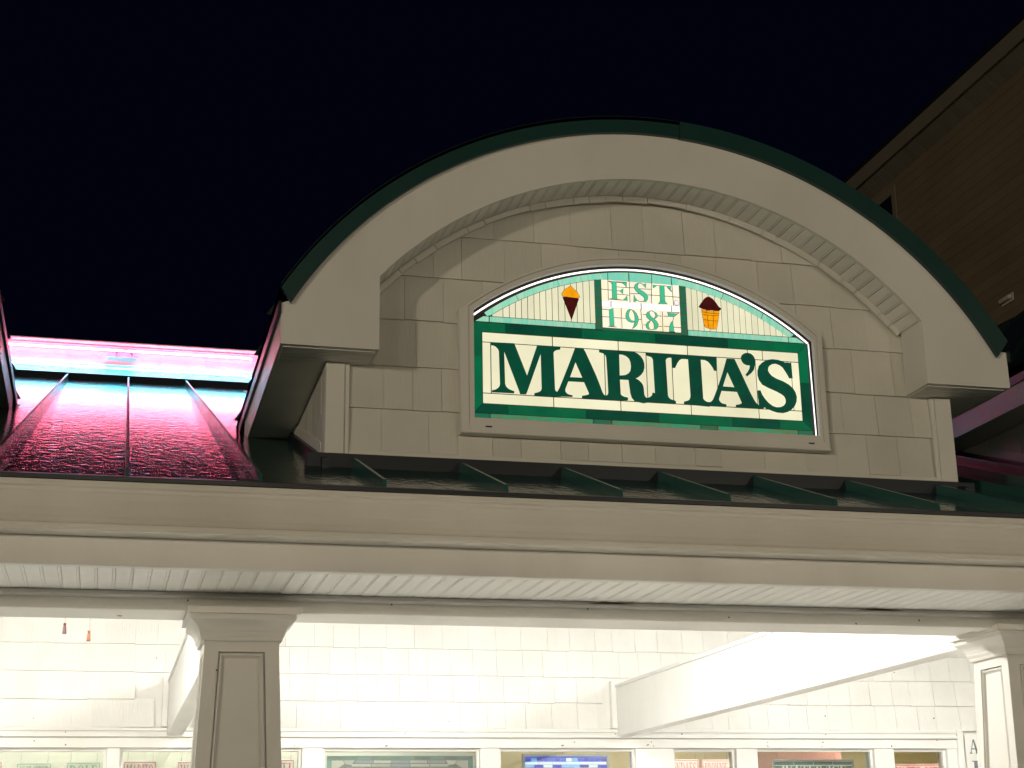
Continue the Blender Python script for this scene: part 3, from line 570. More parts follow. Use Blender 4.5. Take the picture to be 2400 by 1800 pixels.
G_ORNG = mat_glass('orange_glass', lin(252, 172, 20), 1.0, col2=lin(240, 146, 8), scale=40)
G_BROWN = mat_glass('brown_glass', lin(70, 18, 14), 1.0, col2=lin(52, 12, 12), scale=30)
G_PEARL = mat_glass('pearl_glass', (0.9, 0.78, 0.86), 1.0, col2=(1.1, 1.0, 1.05), scale=30)

SO = [(1.502,3.492),(3.330,3.492),(3.330,4.070)] + arc(2.412, 2.987, 1.425, 49.8, 130.2, 48) + [(1.494,4.075)]
def inset(r, x0, x1, z0, cx=2.404, cz=3.008):
    a0 = math.degrees(math.acos((x1-cx)/r)); a1 = math.degrees(math.acos((x0-cx)/r))
    return [(x0, z0), (x1, z0)] + arc(cx, cz, r, a0, a1, 48)
SI1 = inset(1.392, 1.538, 3.304, 3.525)
SI2 = inset(1.366, 1.566, 3.290, 3.558)
plate('frame', [SO, SI1[::-1]], 6.716, 6.765, M_TRIM, sg)
plate('inner_frame', [inset(1.3915, 1.5385, 3.3035, 3.5255), SI2[::-1]], 6.723, 6.765, M_TRIM, sg)
box('frame_sill', 1.498, 3.336, 6.708, 6.762, 3.480, 3.4915, M_TRIM, sg, 0.003)
for x in (1.615, 3.22): box('weep_slot', x, x+0.03, 6.7145, 6.72, 3.512, 3.519, M_DARK, sg, 0)
plate('lead_backing', [inset(1.3655, 1.5665, 3.2895, 3.5585)], 6.7505, 6.7625, M_LEAD, sg)
M_LEAK = mat_emit('light_leak', (1, 1, 1.0), 1.6)  # glowing tubes stand in for backlight leaking between glass and frame
pts = [(x, 6.744, z) for x, z in arc(2.400, 3.010, 1.343, math.degrees(math.acos((3.268-2.4)/1.343)), math.degrees(math.acos((1.569-2.4)/1.343)), 40)]
tube('light_leak', [p for p in pts], 0.0045, M_LEAK, sg)
tube('light_leak', [(3.270, 6.744, 4.03), (3.2755, 6.744, 3.562)], 0.0030, M_LEAK, sg)

def glass(name, poly, mat, yf=YS, th=0.005): return plate(name, [poly] if not isinstance(poly[0][0], tuple) else poly, yf, yf+th, mat, sg)
def rect(x0, x1, z0, z1, g=0.0028): return [(x0+g, z0+g), (x1-g, z0+g), (x1-g, z1-g), (x0+g, z1-g)]
# cream field
xs = [1.610, 1.953, 2.280, 2.632, 2.944, 3.022, 3.212]
for a, b in zip(xs[:-1], xs[1:]): glass('cream_pane', rect(a, b, 3.9345, 3.984), G_CREAM)
xs = [1.610, 1.952, 2.282, 2.636, 2.985, 3.212]
for a, b in zip(xs[:-1], xs[1:]): glass('cream_pane', rect(a, b, 3.634, 3.685), G_CREAM)
xs = [1.610, 1.6516, 1.953, 2.2085, 2.4187, 2.5493, 2.778, 2.982, 3.170, 3.212]
for a, b in zip(xs[:-1], xs[1:]): glass('cream_pane', rect(a, b, 3.685, 3.9345), G_CREAM)
# green border pieces
GT = [1.570, 1.7242, 2.0981, 2.4703, 2.8432, 3.0824, 3.260]
def mitre(a, b, zo, zi):
    p = [(a+0.0012, zo), (b-0.0012, zo), (b-0.0012, zi), (a+0.0012, zi)]
    if abs(a-1.570) < 1e-6: p[3] = (1.6095, zi); p[0] = (1.5715, zo)
    if abs(b-3.260) < 1e-6: p[2] = (3.2125, zi); p[1] = (3.2585, zo)
    return p
for i, (a, b) in enumerate(zip(GT[:-1], GT[1:])): glass('border_pane', mitre(a, b, 4.0305, 3.9865), G_GREENS[[0, 1, 0, 1, 0, 2][i]])
GB = [1.570, 1.7306, 2.1077, 2.4703, 2.8432, 3.0896, 3.260]
for i, (a, b) in enumerate(zip(GB[:-1], GB[1:])): glass('border_pane', mitre(a, b, 3.589, 3.632), G_GREENS[[1, 0, 1, 0, 1, 0][i]])
for x0, x1, zs, ks in ((1.5705, 1.608, (3.59, 3.862, 4.029), (2, 0)), (3.2595, 3.2145, (3.59, 3.83, 4.029), (1, 2))):
    for i in range(2):
        za, zb = zs[i]+0.001, zs[i+1]-0.001
        ia, ib = max(za, 3.634), min(zb, 3.9845)
        glass('border_pane', [(x0, za), (x1, ia), (x1, ib), (x0, zb)], G_GREENS[ks[i]])
xs = [1.570, 1.6446, 2.1435, 2.2342, 2.68, 2.765, 3.1825, 3.262]
for i, (a, b) in enumerate(zip(xs[:-1], xs[1:])): glass('swirl_pane', rect(a, b, 3.559, 3.588), G_SWIRL if i % 2 else G_POST)
# fan over the border
CI = (2.404, 3.015, 1.2945); CO = (2.406, 3.027, 1.3125)
zi = lambda x: CI[1]+math.sqrt(max(CI[2]**2-(x-CI[0])**2, 0)); zo = lambda x: CO[1]+math.sqrt(max(CO[2]**2-(x-CO[0])**2, 0))
for a, b in ((1.5775, 1.6461), (1.6461, 2.1705), (2.639, 3.168), (3.168, 3.25)):
    p = rect(a, b, 4.0345, 4.0645)
    if a < 1.6: p[3] = (1.618, p[3][1])
    if b > 3.2: p[2] = (3.208, p[2][1])
    glass('aqua_pane', p, G_AQUA)
def bandpiece(a, b, sk=0.0):
    n = 8; X = [a+0.0017+(b-a-0.0034)*i/n for i in range(n+1)]
    top = [(x, max(zo(x), 4.066)) for x in X]; bot = [(x+sk*(1 if x < 2.4 else -1), max(zi(x+sk*(1 if x < 2.4 else -1)), 4.066)) for x in X]
    return top + bot[::-1]
for a, b in ((1.622, 1.778), (1.778, 1.984), (1.984, 2.2045), (2.6055, 2.836), (2.836, 3.04), (3.04, 3.196)): glass('aqua_pane', bandpiece(a, b, 0.012), G_AQUA)
for i, (a, b) in enumerate(((2.2045, 2.2396), (2.2396, 2.3469), (2.3469, 2.465), (2.465, 2.5663), (2.5663, 2.6055))):
    X = [a+0.0017+(b-a-0.0034)*k/5 for k in range(6)]
    glass('aqua_pane', [(X[0], 4.2945), (X[-1], 4.2945)] + [(x, zo(x)) for x in X[::-1]], G_AQUA2)
sl_ = [1.660, 1.7135, 1.7444, 1.7745, 1.8046, 1.8348, 1.8665, 1.8954, 1.9259, 1.9563, 1.9869, 2.0189, 2.0495, 2.0803, 2.1125, 2.1448, 2.1712]
sr_ = [2.6388, 2.667, 2.6968, 2.7248, 2.7555, 2.7878, 2.8202, 2.851, 2.8835, 2.9145, 2.9446, 2.9766, 3.0088, 3.04, 3.072, 3.1027, 3.1367, 3.166]
for L_ in (sl_, sr_):
    for a, b in zip(L_[:-1], L_[1:]):
        X = [a+0.0021+(b-a-0.0042)*k/3 for k in range(4)]
        glass('stripe_pane', [(X[0], 4.0662), (X[-1], 4.0662)] + [(x, max(zi(x)-0.0035, 4.067)) for x in X[::-1]], G_STRIPE)
for a, b in ((2.1712, 2.2045), (2.6055, 2.6388)):
    zs = [4.035, 4.10, 4.145, 4.20, 4.291]
    for c_, d_ in zip(zs[:-1], zs[1:]): glass('post_pane', rect(a, b, c_, d_, 0.0014), G_POST)
glass('post_pane', rect(2.2045, 2.6055, 4.033, 4.046, 0.001), G_POST)
# centre panel with the year
for c_, d_, mm in ((4.0475, 4.1532, G_PALE), (4.1532, 4.1842, G_WHITE), (4.1842, 4.2930, G_PALE)):
    xs = [2.2055, 2.297, 2.398, 2.501, 2.6045] if mm is G_PALE and c_ < 4.1 else ([2.2055, 2.255, 2.403, 2.561, 2.6045] if mm is G_WHITE else [2.2055, 2.239, 2.348, 2.463, 2.571, 2.6045])
    for a, b in zip(xs[:-1], xs[1:]): glass('panel_pane', rect(a, b, c_, d_, 0.0012), mm)
V, F = [], []
for ln in LEADS:
    for (xa, za), (xb, zb) in zip(ln[:-1], ln[1:]):
        dx, dz_ = xb-xa, zb-za; l = math.hypot(dx, dz_) or 1; nx, nz = -dz_/l*0.0013, dx/l*0.0013
        v, f = plate_vf([[(xa+nx, za+nz), (xb+nx, zb+nz), (xb-nx, zb-nz), (xa-nx, za-nz)]], YS-0.0012, YS+0.003)
        k = len(V); V += v; F += [tuple(i+k for i in q) for q in f]
mo('lead_lines', V, F, M_LEAD, sg)
def offset(poly, d):
    n = len(poly); ar = sum(poly[i][0]*poly[(i+1) % n][1]-poly[(i+1) % n][0]*poly[i][1] for i in range(n)); s = 1 if ar > 0 else -1; out = []
    for i in range(n):
        a, b, c = poly[i-1], poly[i], poly[(i+1) % n]
        e1 = Vector((b[0]-a[0], b[1]-a[1])); e2 = Vector((c[0]-b[0], c[1]-b[1]))
        if e1.length < 1e-9 or e2.length < 1e-9: out.append(b); continue
        n1 = Vector((e1.y, -e1.x)).normalized(); n2 = Vector((e2.y, -e2.x)).normalized(); m_ = (n1+n2)
        if m_.length < 0.3: m_ = n1
        m_.normalize(); out.append((b[0]+s*d*m_.x, b[1]+s*d*m_.y))
    return out
for ch, polys in SMALL.items():
    nm = 'year_digit' if ch.isdigit() else 'small_letter'
    for q in polys:
        p = glass(nm, q, G_MINT, YS-0.0022, 0.004)
        plate('lead_outline', [offset(q, 0.0017)], YS-0.0016, YS+0.003, M_LEAD, p)
pc = [(PERIOD[0]+0.0125*math.cos(k*math.pi/9), PERIOD[1]+0.0125*math.sin(k*math.pi/9)) for k in range(18)]
p = glass('small_letter', pc, G_PEARL, YS-0.0022, 0.004); plate('lead_outline', [offset(pc, 0.0016)], YS-0.0016, YS+0.003, M_LEAD, p)
for ch, loops in BIG.items():
    p = plate('big_letter', loops, YS-0.0026, YS+0.003, G_GREEN, sg)
    plate('lead_outline', [offset(loops[0], 0.0011)] + [offset(l, -0.0009) for l in loops[1:]], YS-0.0018, YS+0.003, M_LEAD, p)
for nm, q, mm in (('ice_cream_swirl', CONE[0], G_ORNG), ('cone', CONE[1], G_BROWN), ('ice_cream_scoop', CUP[0], G_BROWN), ('waffle_cup', CUP[1], G_ORNG)):
    p = glass(nm, q, mm, YS-0.0022 - (0.0003 if nm == 'ice_cream_scoop' else 0), 0.004); plate('lead_outline', [offset(q, 0.0016)], YS-0.0012, YS+0.003, M_LEAD, p)
V, F = [], []
for ln in CUPL:
    for (xa, za), (xb, zb) in zip(ln[:-1], ln[1:]):
        dx, dz_ = xb-xa, zb-za; l = math.hypot(dx, dz_) or 1; nx, nz = -dz_/l*0.0010, dx/l*0.0010
        v, f = plate_vf([[(xa+nx, za+nz), (xb+nx, zb+nz), (xb-nx, zb-nz), (xa-nx, za-nz)]], YS-0.003, YS)
        k = len(V); V += v; F += [tuple(i+k for i in q) for q in f]
mo('cup_leads', V, F, M_LEAD, sg)

# ================================================================== neon strip behind the roof
neon = thing('neon_light_strip', (3, 13.75, 5.76), 'white sheet panel with glowing pink and cyan neon tubes above the roof', 'neon light')
M_PNL = mat_base('panel_enamel', (0.8, 0.8, 0.8), 0.3, var=0.04, vscale=6, dirt=(0.45, 0.45, 0.42), dscale=9)
prof_x('panel', [(13.76,5.74),(13.80,5.74),(13.80,6.115),(13.70,6.115),(13.70,6.105),(13.79,6.10),(13.76,6.09)], -4.5, 9.5, M_PNL, neon)
M_NP = mat_emit('neon_pink', (1, 0.08, 0.19), 38); M_NC = mat_emit('neon_cyan', (0.04, 0.64, 0.9), 25)
x = -4.05
while x < 9.4:
    x2 = min(x+2.6, 9.4)
    for z, mm, nm in ((6.035, M_NP, 'pink_tube'), (5.865, M_NC, 'cyan_tube')):
        tube(nm, [(x+0.04, 13.745, z), (x+0.05, 13.70, z), (x2-0.05, 13.70, z), (x2-0.04, 13.745, z)], 0.0085, mm, neon)
    x = x2
for x in (-2.3, -0.02, 2.1, 4.3, 6.5):
    box('bracket', x-0.15, x+0.12, 13.735, 13.758, 5.985, 5.994, M_PNL, neon, 0.001)
    box('bracket', x-0.17, x+0.09, 13.735, 13.758, 5.905, 5.914, M_PNL, neon, 0.001)
    tube('cable', [(x+0.07*math.cos(a), 13.72, 6.0+0.055*math.sin(a)) for a in [k*math.pi/8 for k in range(9)]], 0.005, M_DARK, neon)

# ================================================================== porch lamps (hidden by the beam) 
M_LAMP = mat_emit('porch_lamp', (1, 0.98, 0.925), PORCH)
for x, lb in ((-1.75, 'long white porch lamp under the ceiling left of the left column'), (2.3, 'long white porch lamp under the ceiling between the two columns'), (6.2, 'long white porch lamp under the ceiling right of the right column')):
    p = thing('porch_lamp', (x, 8.75, 3.55), lb, 'lamp', 'lamps under the porch ceiling')
    box('housing', x-0.62, x+0.62, 8.66, 8.84, 3.60, 3.64, M_WHT, p)
    box('diffuser', x-0.60, x+0.60, 8.67, 8.83, 3.55, 3.598, M_LAMP, p)
    for s in (-0.5, 0.5): tube('hanger', [(x+s, 8.75, 3.64), (x+s, 8.75, rz(8.75)-0.13)], 0.006, M_DARK, p)
M_TASR = mat_base('cord_red_wood', (0.09, 0.018, 0.015), 0.4); M_TASB = mat_base('cord_brown_wood', (0.25, 0.085, 0.035), 0.4); M_CORD = mat_base('cord', (0.6, 0.55, 0.45), 0.7)
for x, zt, m_, lb in ((-0.258, 2.985, M_TASR, 'dark red pull cord handle hanging at the upper left'), (-0.119, 2.945, M_TASB, 'brown pull cord handle hanging beside the dark red one')):
    y = 9.5; p = thing('pull_cord', (x, y, zt-0.06), lb, 'pull cord', 'pull cords under the porch')
    tube('cord', [(x, y, zt), (x+0.004, y, zt+0.4), (x, y, rz(y)-0.13)], 0.0022, M_CORD, p, 6)
    V, F = [], []; pf = [(0.004,0.0),(0.008,-0.003),(0.008,-0.014),(0.0055,-0.016),(0.0085,-0.02),(0.0115,-0.06),(0.011,-0.064)]; n = 12
    for r_, dz_ in pf:
        for k in range(n): V.append((x+r_*math.cos(2*math.pi*k/n), y+r_*math.sin(2*math.pi*k/n), zt+dz_))
    for i in range(len(pf)-1):
        for k in range(n): F.append((i*n+k, i*n+(k+1) % n, (i+1)*n+(k+1) % n, (i+1)*n+k))
    F += [tuple(range(n)), tuple(range(len(V)-1, len(V)-n-1, -1))]
    mo('handle', V, F, m_, p, smooth=True)
# ================================================================== lettering for the small signs (serif capitals built from strokes)
def bar(x0, x1, z0, z1): return [(x0, z0), (x1, z0), (x1, z1), (x0, z1)]
def ringpart(cx, cz, rx, rzz, a0, a1, wx, wz, n=14):
    o = [(cx+rx*math.cos(math.radians(a0+(a1-a0)*i/n)), cz+rzz*math.sin(math.radians(a0+(a1-a0)*i/n))) for i in range(n+1)]
    q = [(cx+(rx-wx)*math.cos(math.radians(a0+(a1-a0)*i/n)), cz+(rzz-wz)*math.sin(math.radians(a0+(a1-a0)*i/n))) for i in range(n+1)]
    return o + q[::-1]
S_ = 0.07; T_ = 0.17
def serif(x, z): return bar(x-0.15, x+T_+0.15 if False else x+0.15, z, z+S_) if False else bar(x-0.09, x+T_+0.09, z, z+S_)
def glyph(c):
    st = lambda x: [bar(x, x+T_, 0, 1), serif(x, 0), serif(x, 1-S_)]
    if c == 'I': return 0.40, st(0.12)
    if c == 'L': return 0.72, st(0.12)+[bar(0.2, 0.66, 0, S_), [(0.60, 0), (0.68, 0), (0.68, 0.26)]]
    if c == 'E': return 0.76, st(0.12)+[bar(0.2, 0.66, 0, S_), bar(0.2, 0.64, 1-S_, 1), bar(0.2, 0.5, 0.48, 0.54), [(0.58, 0), (0.7, 0), (0.7, 0.24)], [(0.56, 1), (0.66, 1), (0.66, 0.78)], bar(0.47, 0.51, 0.38, 0.64)]
    if c == 'F': return 0.70, st(0.12)+[bar(0.2, 0.64, 1-S_, 1), bar(0.2, 0.5, 0.48, 0.54), [(0.56, 1), (0.66, 1), (0.66, 0.78)]]
    if c == 'T': return 0.74, [bar(0.285, 0.455, 0, 1), serif(0.285, 0), bar(0.05, 0.69, 1-S_, 1), [(0.03, 0.76), (0.12, 1), (0.03, 1)], [(0.71, 0.76), (0.71, 1), (0.62, 1)]]
    if c == 'A': return 0.84, [[(0.36, 1), (0.48, 1), (0.76, 0), (0.58, 0)], [(0.36, 1), (0.42, 1), (0.14, 0), (0.08, 0)], bar(0.2, 0.6, 0.3, 0.37), bar(0.02, 0.24, 0, S_), bar(0.52, 0.84, 0, S_)]
    if c == 'V': return 0.84, [[(0.08, 1), (0.26, 1), (0.48, 0), (0.38, 0)], [(0.72, 1), (0.78, 1), (0.48, 0), (0.42, 0)], bar(0, 0.34, 1-S_, 1), bar(0.62, 0.86, 1-S_, 1)]
    if c == 'W': return 1.18, [[(0.08, 1), (0.25, 1), (0.42, 0), (0.33, 0)], [(0.56, 1), (0.62, 1), (0.42, 0), (0.36, 0)], [(0.48, 1), (0.65, 1), (0.82, 0), (0.73, 0)], [(1.04, 1), (1.10, 1), (0.82, 0), (0.76, 0)], bar(0, 0.34, 1-S_, 1), bar(0.96, 1.18, 1-S_, 1)]
    if c == 'M': return 1.06, [bar(0.12, 0.18, 0, 1), bar(0.78, 0.95, 0, 1), [(0.1, 1), (0.28, 1), (0.56, 0), (0.46, 0)], [(0.80, 1), (0.86, 1), (0.56, 0), (0.50, 0)], bar(0.02, 0.28, 0, S_), bar(0.70, 1.04, 0, S_), bar(0.02, 0.2, 1-S_, 1), bar(0.8, 1.04, 1-S_, 1)]
    if c == 'N': return 0.92, [bar(0.14, 0.20, 0, 1), bar(0.72, 0.78, 0, 1), [(0.1, 1), (0.28, 1), (0.78, 0), (0.62, 0)], bar(0.04, 0.3, 0, S_), bar(0.62, 0.88, 1-S_, 1), bar(0.02, 0.2, 1-S_, 1)]
    if c == 'O': return 0.92, [ringpart(0.46, 0.5, 0.42, 0.51, 0, 360, 0.16, 0.06, 26)]
    if c == 'D': return 0.90, st(0.12)+[ringpart(0.36, 0.5, 0.48, 0.5, -90, 90, 0.17, S_, 16)]
    if c == 'U': return 0.88, [bar(0.12, 0.28, 0.3, 1), bar(0.7, 0.76, 0.3, 1), ringpart(0.44, 0.32, 0.32, 0.33, 180, 360, 0.12, 0.08, 14), bar(0.03, 0.37, 1-S_, 1), bar(0.6, 0.86, 1-S_, 1)]
    if c == 'C': return 0.84, [ringpart(0.46, 0.5, 0.42, 0.51, 50, 310, 0.16, 0.06, 22), bar(0.70, 0.76, 0.66, 1)]
    if c == 'G': return 0.92, [ringpart(0.46, 0.5, 0.42, 0.51, 50, 310, 0.16, 0.06, 22), bar(0.70, 0.76, 0.66, 1), bar(0.66, 0.82, 0.05, 0.42)]
    if c == 'R': return 0.88, st(0.12)+[ringpart(0.38, 0.74, 0.28, 0.26, -90, 90, 0.14, S_, 12), bar(0.26, 0.4, 0.48, 0.54), [(0.40, 0.5), (0.56, 0.5), (0.86, 0), (0.68, 0)]]
    if c == 'B': return 0.82, st(0.12)+[ringpart(0.38, 0.75, 0.26, 0.25, -90, 90, 0.14, S_, 12), ringpart(0.40, 0.27, 0.32, 0.27, -90, 90, 0.15, S_, 12), bar(0.26, 0.4, 0.48, 0.54)]
    if c == 'S': return 0.70, [ringpart(0.36, 0.74, 0.27, 0.27, 40, 250, 0.12, 0.07, 14), ringpart(0.36, 0.26, 0.29, 0.27, -140, 70, 0.12, 0.07, 14), [(0.16, 0.62), (0.34, 0.66), (0.62, 0.40), (0.42, 0.34)], bar(0.58, 0.63, 0.72, 0.98), bar(0.07, 0.12, 0.02, 0.28)]
    return 0.4, []
def lettering(txt, x0, x1, z0, h, y, mat, parent, name='lettering'):
    tot = sum(glyph(c)[0] for c in txt); sx = (x1-x0)/tot; x = x0
    for c in txt:
        w, ps = glyph(c); V, F = [], []
        for j, q in enumerate(ps):
            v, f = plate_vf([[(x+px*sx, z0+pz*h) for px, pz in q]], y-0.0008-0.00012*j, y)
            k = len(V); V += v; F += [tuple(i+k for i in g_) for g_ in f]
        if V: mo(name, V, F, mat, parent)
        x += w*sx

# hanging word signs inside the windows
M_SGW = mat_base('sign_white', (0.78, 0.78, 0.74), 0.4); M_SGP = mat_base('sign_pink_board', (0.80, 0.60, 0.58), 0.4)
M_PKL = mat_base('sign_pink_ink', (0.55, 0.10, 0.17), 0.5); M_GNL = mat_base('sign_green_ink', (0.20, 0.45, 0.32), 0.5); M_WIRE = mat_base('wire', (0.25, 0.24, 0.22), 0.4)
def wordsign(txt, x0, x1, zt, ink, board, label, y=12.98):
    k_ = y/12.75; x0 *= k_; x1 *= k_; zt = 1.6+(zt-1.6)*k_
    s = thing('hanging_sign', ((x0+x1)/2, y, zt-0.16), label, 'sign', 'word signs hanging in the shop windows')
    box('board', x0, x1, y, y+0.006, zt-0.16, zt, board, s, 0.001)
    w = 0.007
    boxes('border', [(x0+0.004, x1-0.004, y-0.0012, y-0.0002, zt-0.004-w, zt-0.004), (x0+0.004, x1-0.004, y-0.0012, y-0.0002, zt-0.156, zt-0.156+w), (x0+0.004, x0+0.004+w, y-0.0012, y-0.0002, zt-0.1485, zt-0.0115), (x1-0.004-w, x1-0.004, y-0.0012, y-0.0002, zt-0.1485, zt-0.0115)], ink, s)
    lettering(txt, x0+0.022, x1-0.022, zt-0.125, 0.10, y-0.0003, ink, s)
    for xx in (x0+0.03, x1-0.03): tube('wire', [(xx, y+0.003, zt), (xx+0.004, y+0.003, zt+0.05), (xx, y+0.003, 2.948)], 0.0016, M_WIRE, s, 5)
wordsign('GELATI', -1.05, -0.734, 2.399, M_PKL, M_SGW, 'white sign with pink lettering cut by the left edge of the picture')
wordsign('SOFT SERVE', -0.631, -0.375, 2.389, M_GNL, M_SGW, 'white sign with two words in green letters, leftmost window')
wordsign('DOLE', -0.265, -0.012, 2.395, M_GNL, M_SGW, 'white sign with one short word in green letters, leftmost window')
wordsign('MARITO', 0.16, 0.408, 2.401, M_PKL, M_SGW, 'white sign with red six letter word just left of the left column')
wordsign('WATER ICE', 0.567, 0.99, 2.398, M_PKL, M_SGW, 'white sign with red letters half hidden by the left column')
wordsign('GELATI', 1.10, 1.475, 2.413, M_PKL, M_SGW, 'white sign with red letters just right of the left column')
wordsign('SUNDAES', 4.588, 4.882, 2.411, M_PKL, M_SGP, 'pink sign in the yellow lit window, left one of the pair')
wordsign('BROWNIE', 4.913, 5.167, 2.407, M_PKL, M_SGP, 'pink sign in the yellow lit window, right one of the pair')
wordsign('WATER ICE', 6.66, 7.138, 2.37, M_PKL, M_SGP, 'pink sign in the pink lit window beside the right column')
bd = thing('letter_board', (7.4, 12.47, 2.0), 'white board with grey capital letters behind the right column', 'sign')
box('board', 7.235, 7.75, 12.462, 12.469, 1.6, 2.60, M_WHT, bd, 0.001)
M_GRYL = mat_base('grey_ink', (0.12, 0.15, 0.16), 0.5)
lettering('AT', 7.27, 7.45, 2.44, 0.12, 12.4615, M_GRYL, bd); lettering('I', 7.28, 7.36, 2.26, 0.12, 12.4615, M_GRYL, bd)

# leaded panels hanging in the windows
def mat_leaded(name, col): return mat_base(name, col, 0.12, spec=0.8, rnd=0.35, bump=0.2, bscale=(30, 30, 30))
M_TEAL = mat_leaded('teal_leaded', (0.16, 0.50, 0.44)); M_CLR = mat_leaded('bevelled_clear', (0.85, 0.88, 0.87)); M_VIO = mat_leaded('violet_leaded', (0.5, 0.6, 0.82)); M_ZINC = mat_base('zinc', (0.3, 0.32, 0.32), 0.35, metal=0.6)
p1 = thing('leaded_glass_panel', (2.32, 12.7, 1.9), 'teal bordered leaded glass with clear corners in the window beside the left column', 'glass panel', 'leaded panels in the windows')
y = 12.68
box('backing', 1.70, 2.93, y+0.004, y+0.012, 1.7, 2.457, M_ZINC, p1, 0)
boxes('frame', [(1.70, 2.93, y-0.012, y+0.003, 2.435, 2.457), (1.70, 1.722, y-0.012, y+0.003, 1.7, 2.4345), (2.908, 2.93, y-0.012, y+0.003, 1.7, 2.4345)], M_CLR, p1)
def rowp(par, x0, x1, n, z0, z1, mats, yy, nm='glass_piece', off=0):
    w = (x1-x0)/n
    for i in range(n):
        a, b = x0+i*w, x0+(i+1)*w
        box(nm, a+0.003, b-0.003, yy, yy+0.004, z0+0.003, z1-0.003, mats[(i+off) % len(mats)], par, 0)
rowp(p1, 1.724, 2.906, 10, 2.405, 2.433, [M_TEAL], y-0.002)
for s in (0, 1):
    xa = 1.724 if s == 0 else 2.906-0.03
    for k in range(6): box('glass_piece', xa, xa+0.03, y-0.002, y+0.002, 2.402-0.11*(k+1)+0.003, 2.402-0.11*k-0.003, M_TEAL, p1, 0)
    sg_ = 1 if s == 0 else -1; xc = 1.76 if s == 0 else 2.87
    plate('bevel_piece', [[(xc, 2.40), (xc+sg_*0.09, 2.40), (xc+sg_*0.105, 2.375), (xc+sg_*0.06, 2.345), (xc, 2.33)]], y-0.004, y+0.001, M_CLR, p1)
    plate('bevel_piece', [[(xc+sg_*0.095, 2.40), (xc+sg_*0.185, 2.402), (xc+sg_*0.16, 2.365), (xc+sg_*0.112, 2.372)]], y-0.004, y+0.001, M_CLR, p1)
rowp(p1, 1.95, 2.68, 5, 2.378, 2.403, [M_VIO, M_CLR], y-0.002)
rowp(p1, 1.92, 2.71, 5, 2.350, 2.376, [M_CLR, M_CLR, M_VIO], y-0.002)
rowp(p1, 1.88, 2.75, 6, 2.318, 2.348, [M_VIO, M_TEAL], y-0.002)
rowp(p1, 1.76, 2.87, 6, 2.0, 2.316, [M_TEAL, M_VIO], y-0.002); rowp(p1, 1.76, 2.87, 6, 1.71, 1.998, [M_VIO, M_TEAL], y-0.002)

BL = [mat_glass('blue_glass', c, 1.0, scale=20) for c in (lin(30, 90, 235), lin(20, 50, 220), lin(120, 190, 255), lin(225, 240, 255), lin(10, 30, 180))]
p2 = thing('blue_glass_panel', (3.72, 12.75, 1.9), 'glowing blue leaded glass panel hanging in a shop window', 'glass panel', 'leaded panels in the windows')
y = 12.75
boxes('frame', [(3.343, 4.09, y-0.01, y+0.02, 2.438, 2.458), (3.343, 3.363, y-0.01, y+0.02, 1.9, 2.4375), (4.07, 4.09, y-0.01, y+0.02, 1.9, 2.4375)], M_ZINC, p2)
box('backing', 3.3635, 4.0695, y+0.004, y+0.014, 1.9, 2.4375, M_ZINC, p2, 0)
rb = random.Random(3)
for r_, (z1, z0, n) in enumerate([(2.436, 2.424, 5), (2.424, 2.394, 14), (2.394, 2.370, 6), (2.370, 2.345, 9), (2.345, 2.30, 5), (2.30, 2.10, 6), (2.10, 1.91, 6)]):
    w = (4.068-3.365)/n
    for i in range(n): box('glass_piece', 3.365+i*w+0.0015, 3.365+(i+1)*w-0.0015, y-0.002, y+0.002, z0+0.0015, z1-0.0015, BL[3] if (r_ == 2) else BL[rb.choice([0, 1, 0, 2, 1, 4, 3])], p2, 0)
for x in (3.42, 3.70, 4.0): tube('wire', [(x, y, 2.457), (x-0.03, y, 2.49), (x, y, 2.948)], 0.002, M_WIRE, p2, 5)
p3 = thing('dark_teal_glass_panel', (5.93, 12.75, 1.9), 'dark teal glass panel with white letters in the window left of the right column', 'glass panel', 'leaded panels in the windows')
M_DT = mat_leaded('dark_teal_leaded', (0.05, 0.15, 0.14))
boxes('frame', [(5.554, 6.31, y-0.01, y+0.02, 2.396, 2.41), (5.554, 5.568, y-0.01, y+0.02, 1.9, 2.3955), (6.296, 6.31, y-0.01, y+0.02, 1.9, 2.3955)], M_ZINC, p3)
box('backing', 5.5685, 6.2955, y+0.004, y+0.014, 1.9, 2.3955, M_CLR, p3, 0)
rowp(p3, 5.57, 6.294, 4, 2.362, 2.394, [M_DT], y-0.002); rowp(p3, 5.57, 6.294, 3, 2.26, 2.36, [M_DT], y-0.002); rowp(p3, 5.57, 6.294, 3, 1.92, 2.258, [M_DT], y-0.002)
lettering('WATER ICE', 5.63, 6.24, 2.272, 0.088, y-0.0035, M_CLR, p3)
for x in (5.6, 6.2): tube('wire', [(x, y, 2.41), (x, y, 2.948)], 0.002, M_WIRE, p3, 5)

def push(p, k):
    cpos = Vector((0, 0, 1.6)); p.location = cpos + k*(p.location-cpos); p.scale = (k, k, k)
push(p1, 1.021); push(p2, 1.018); push(p3, 1.018)

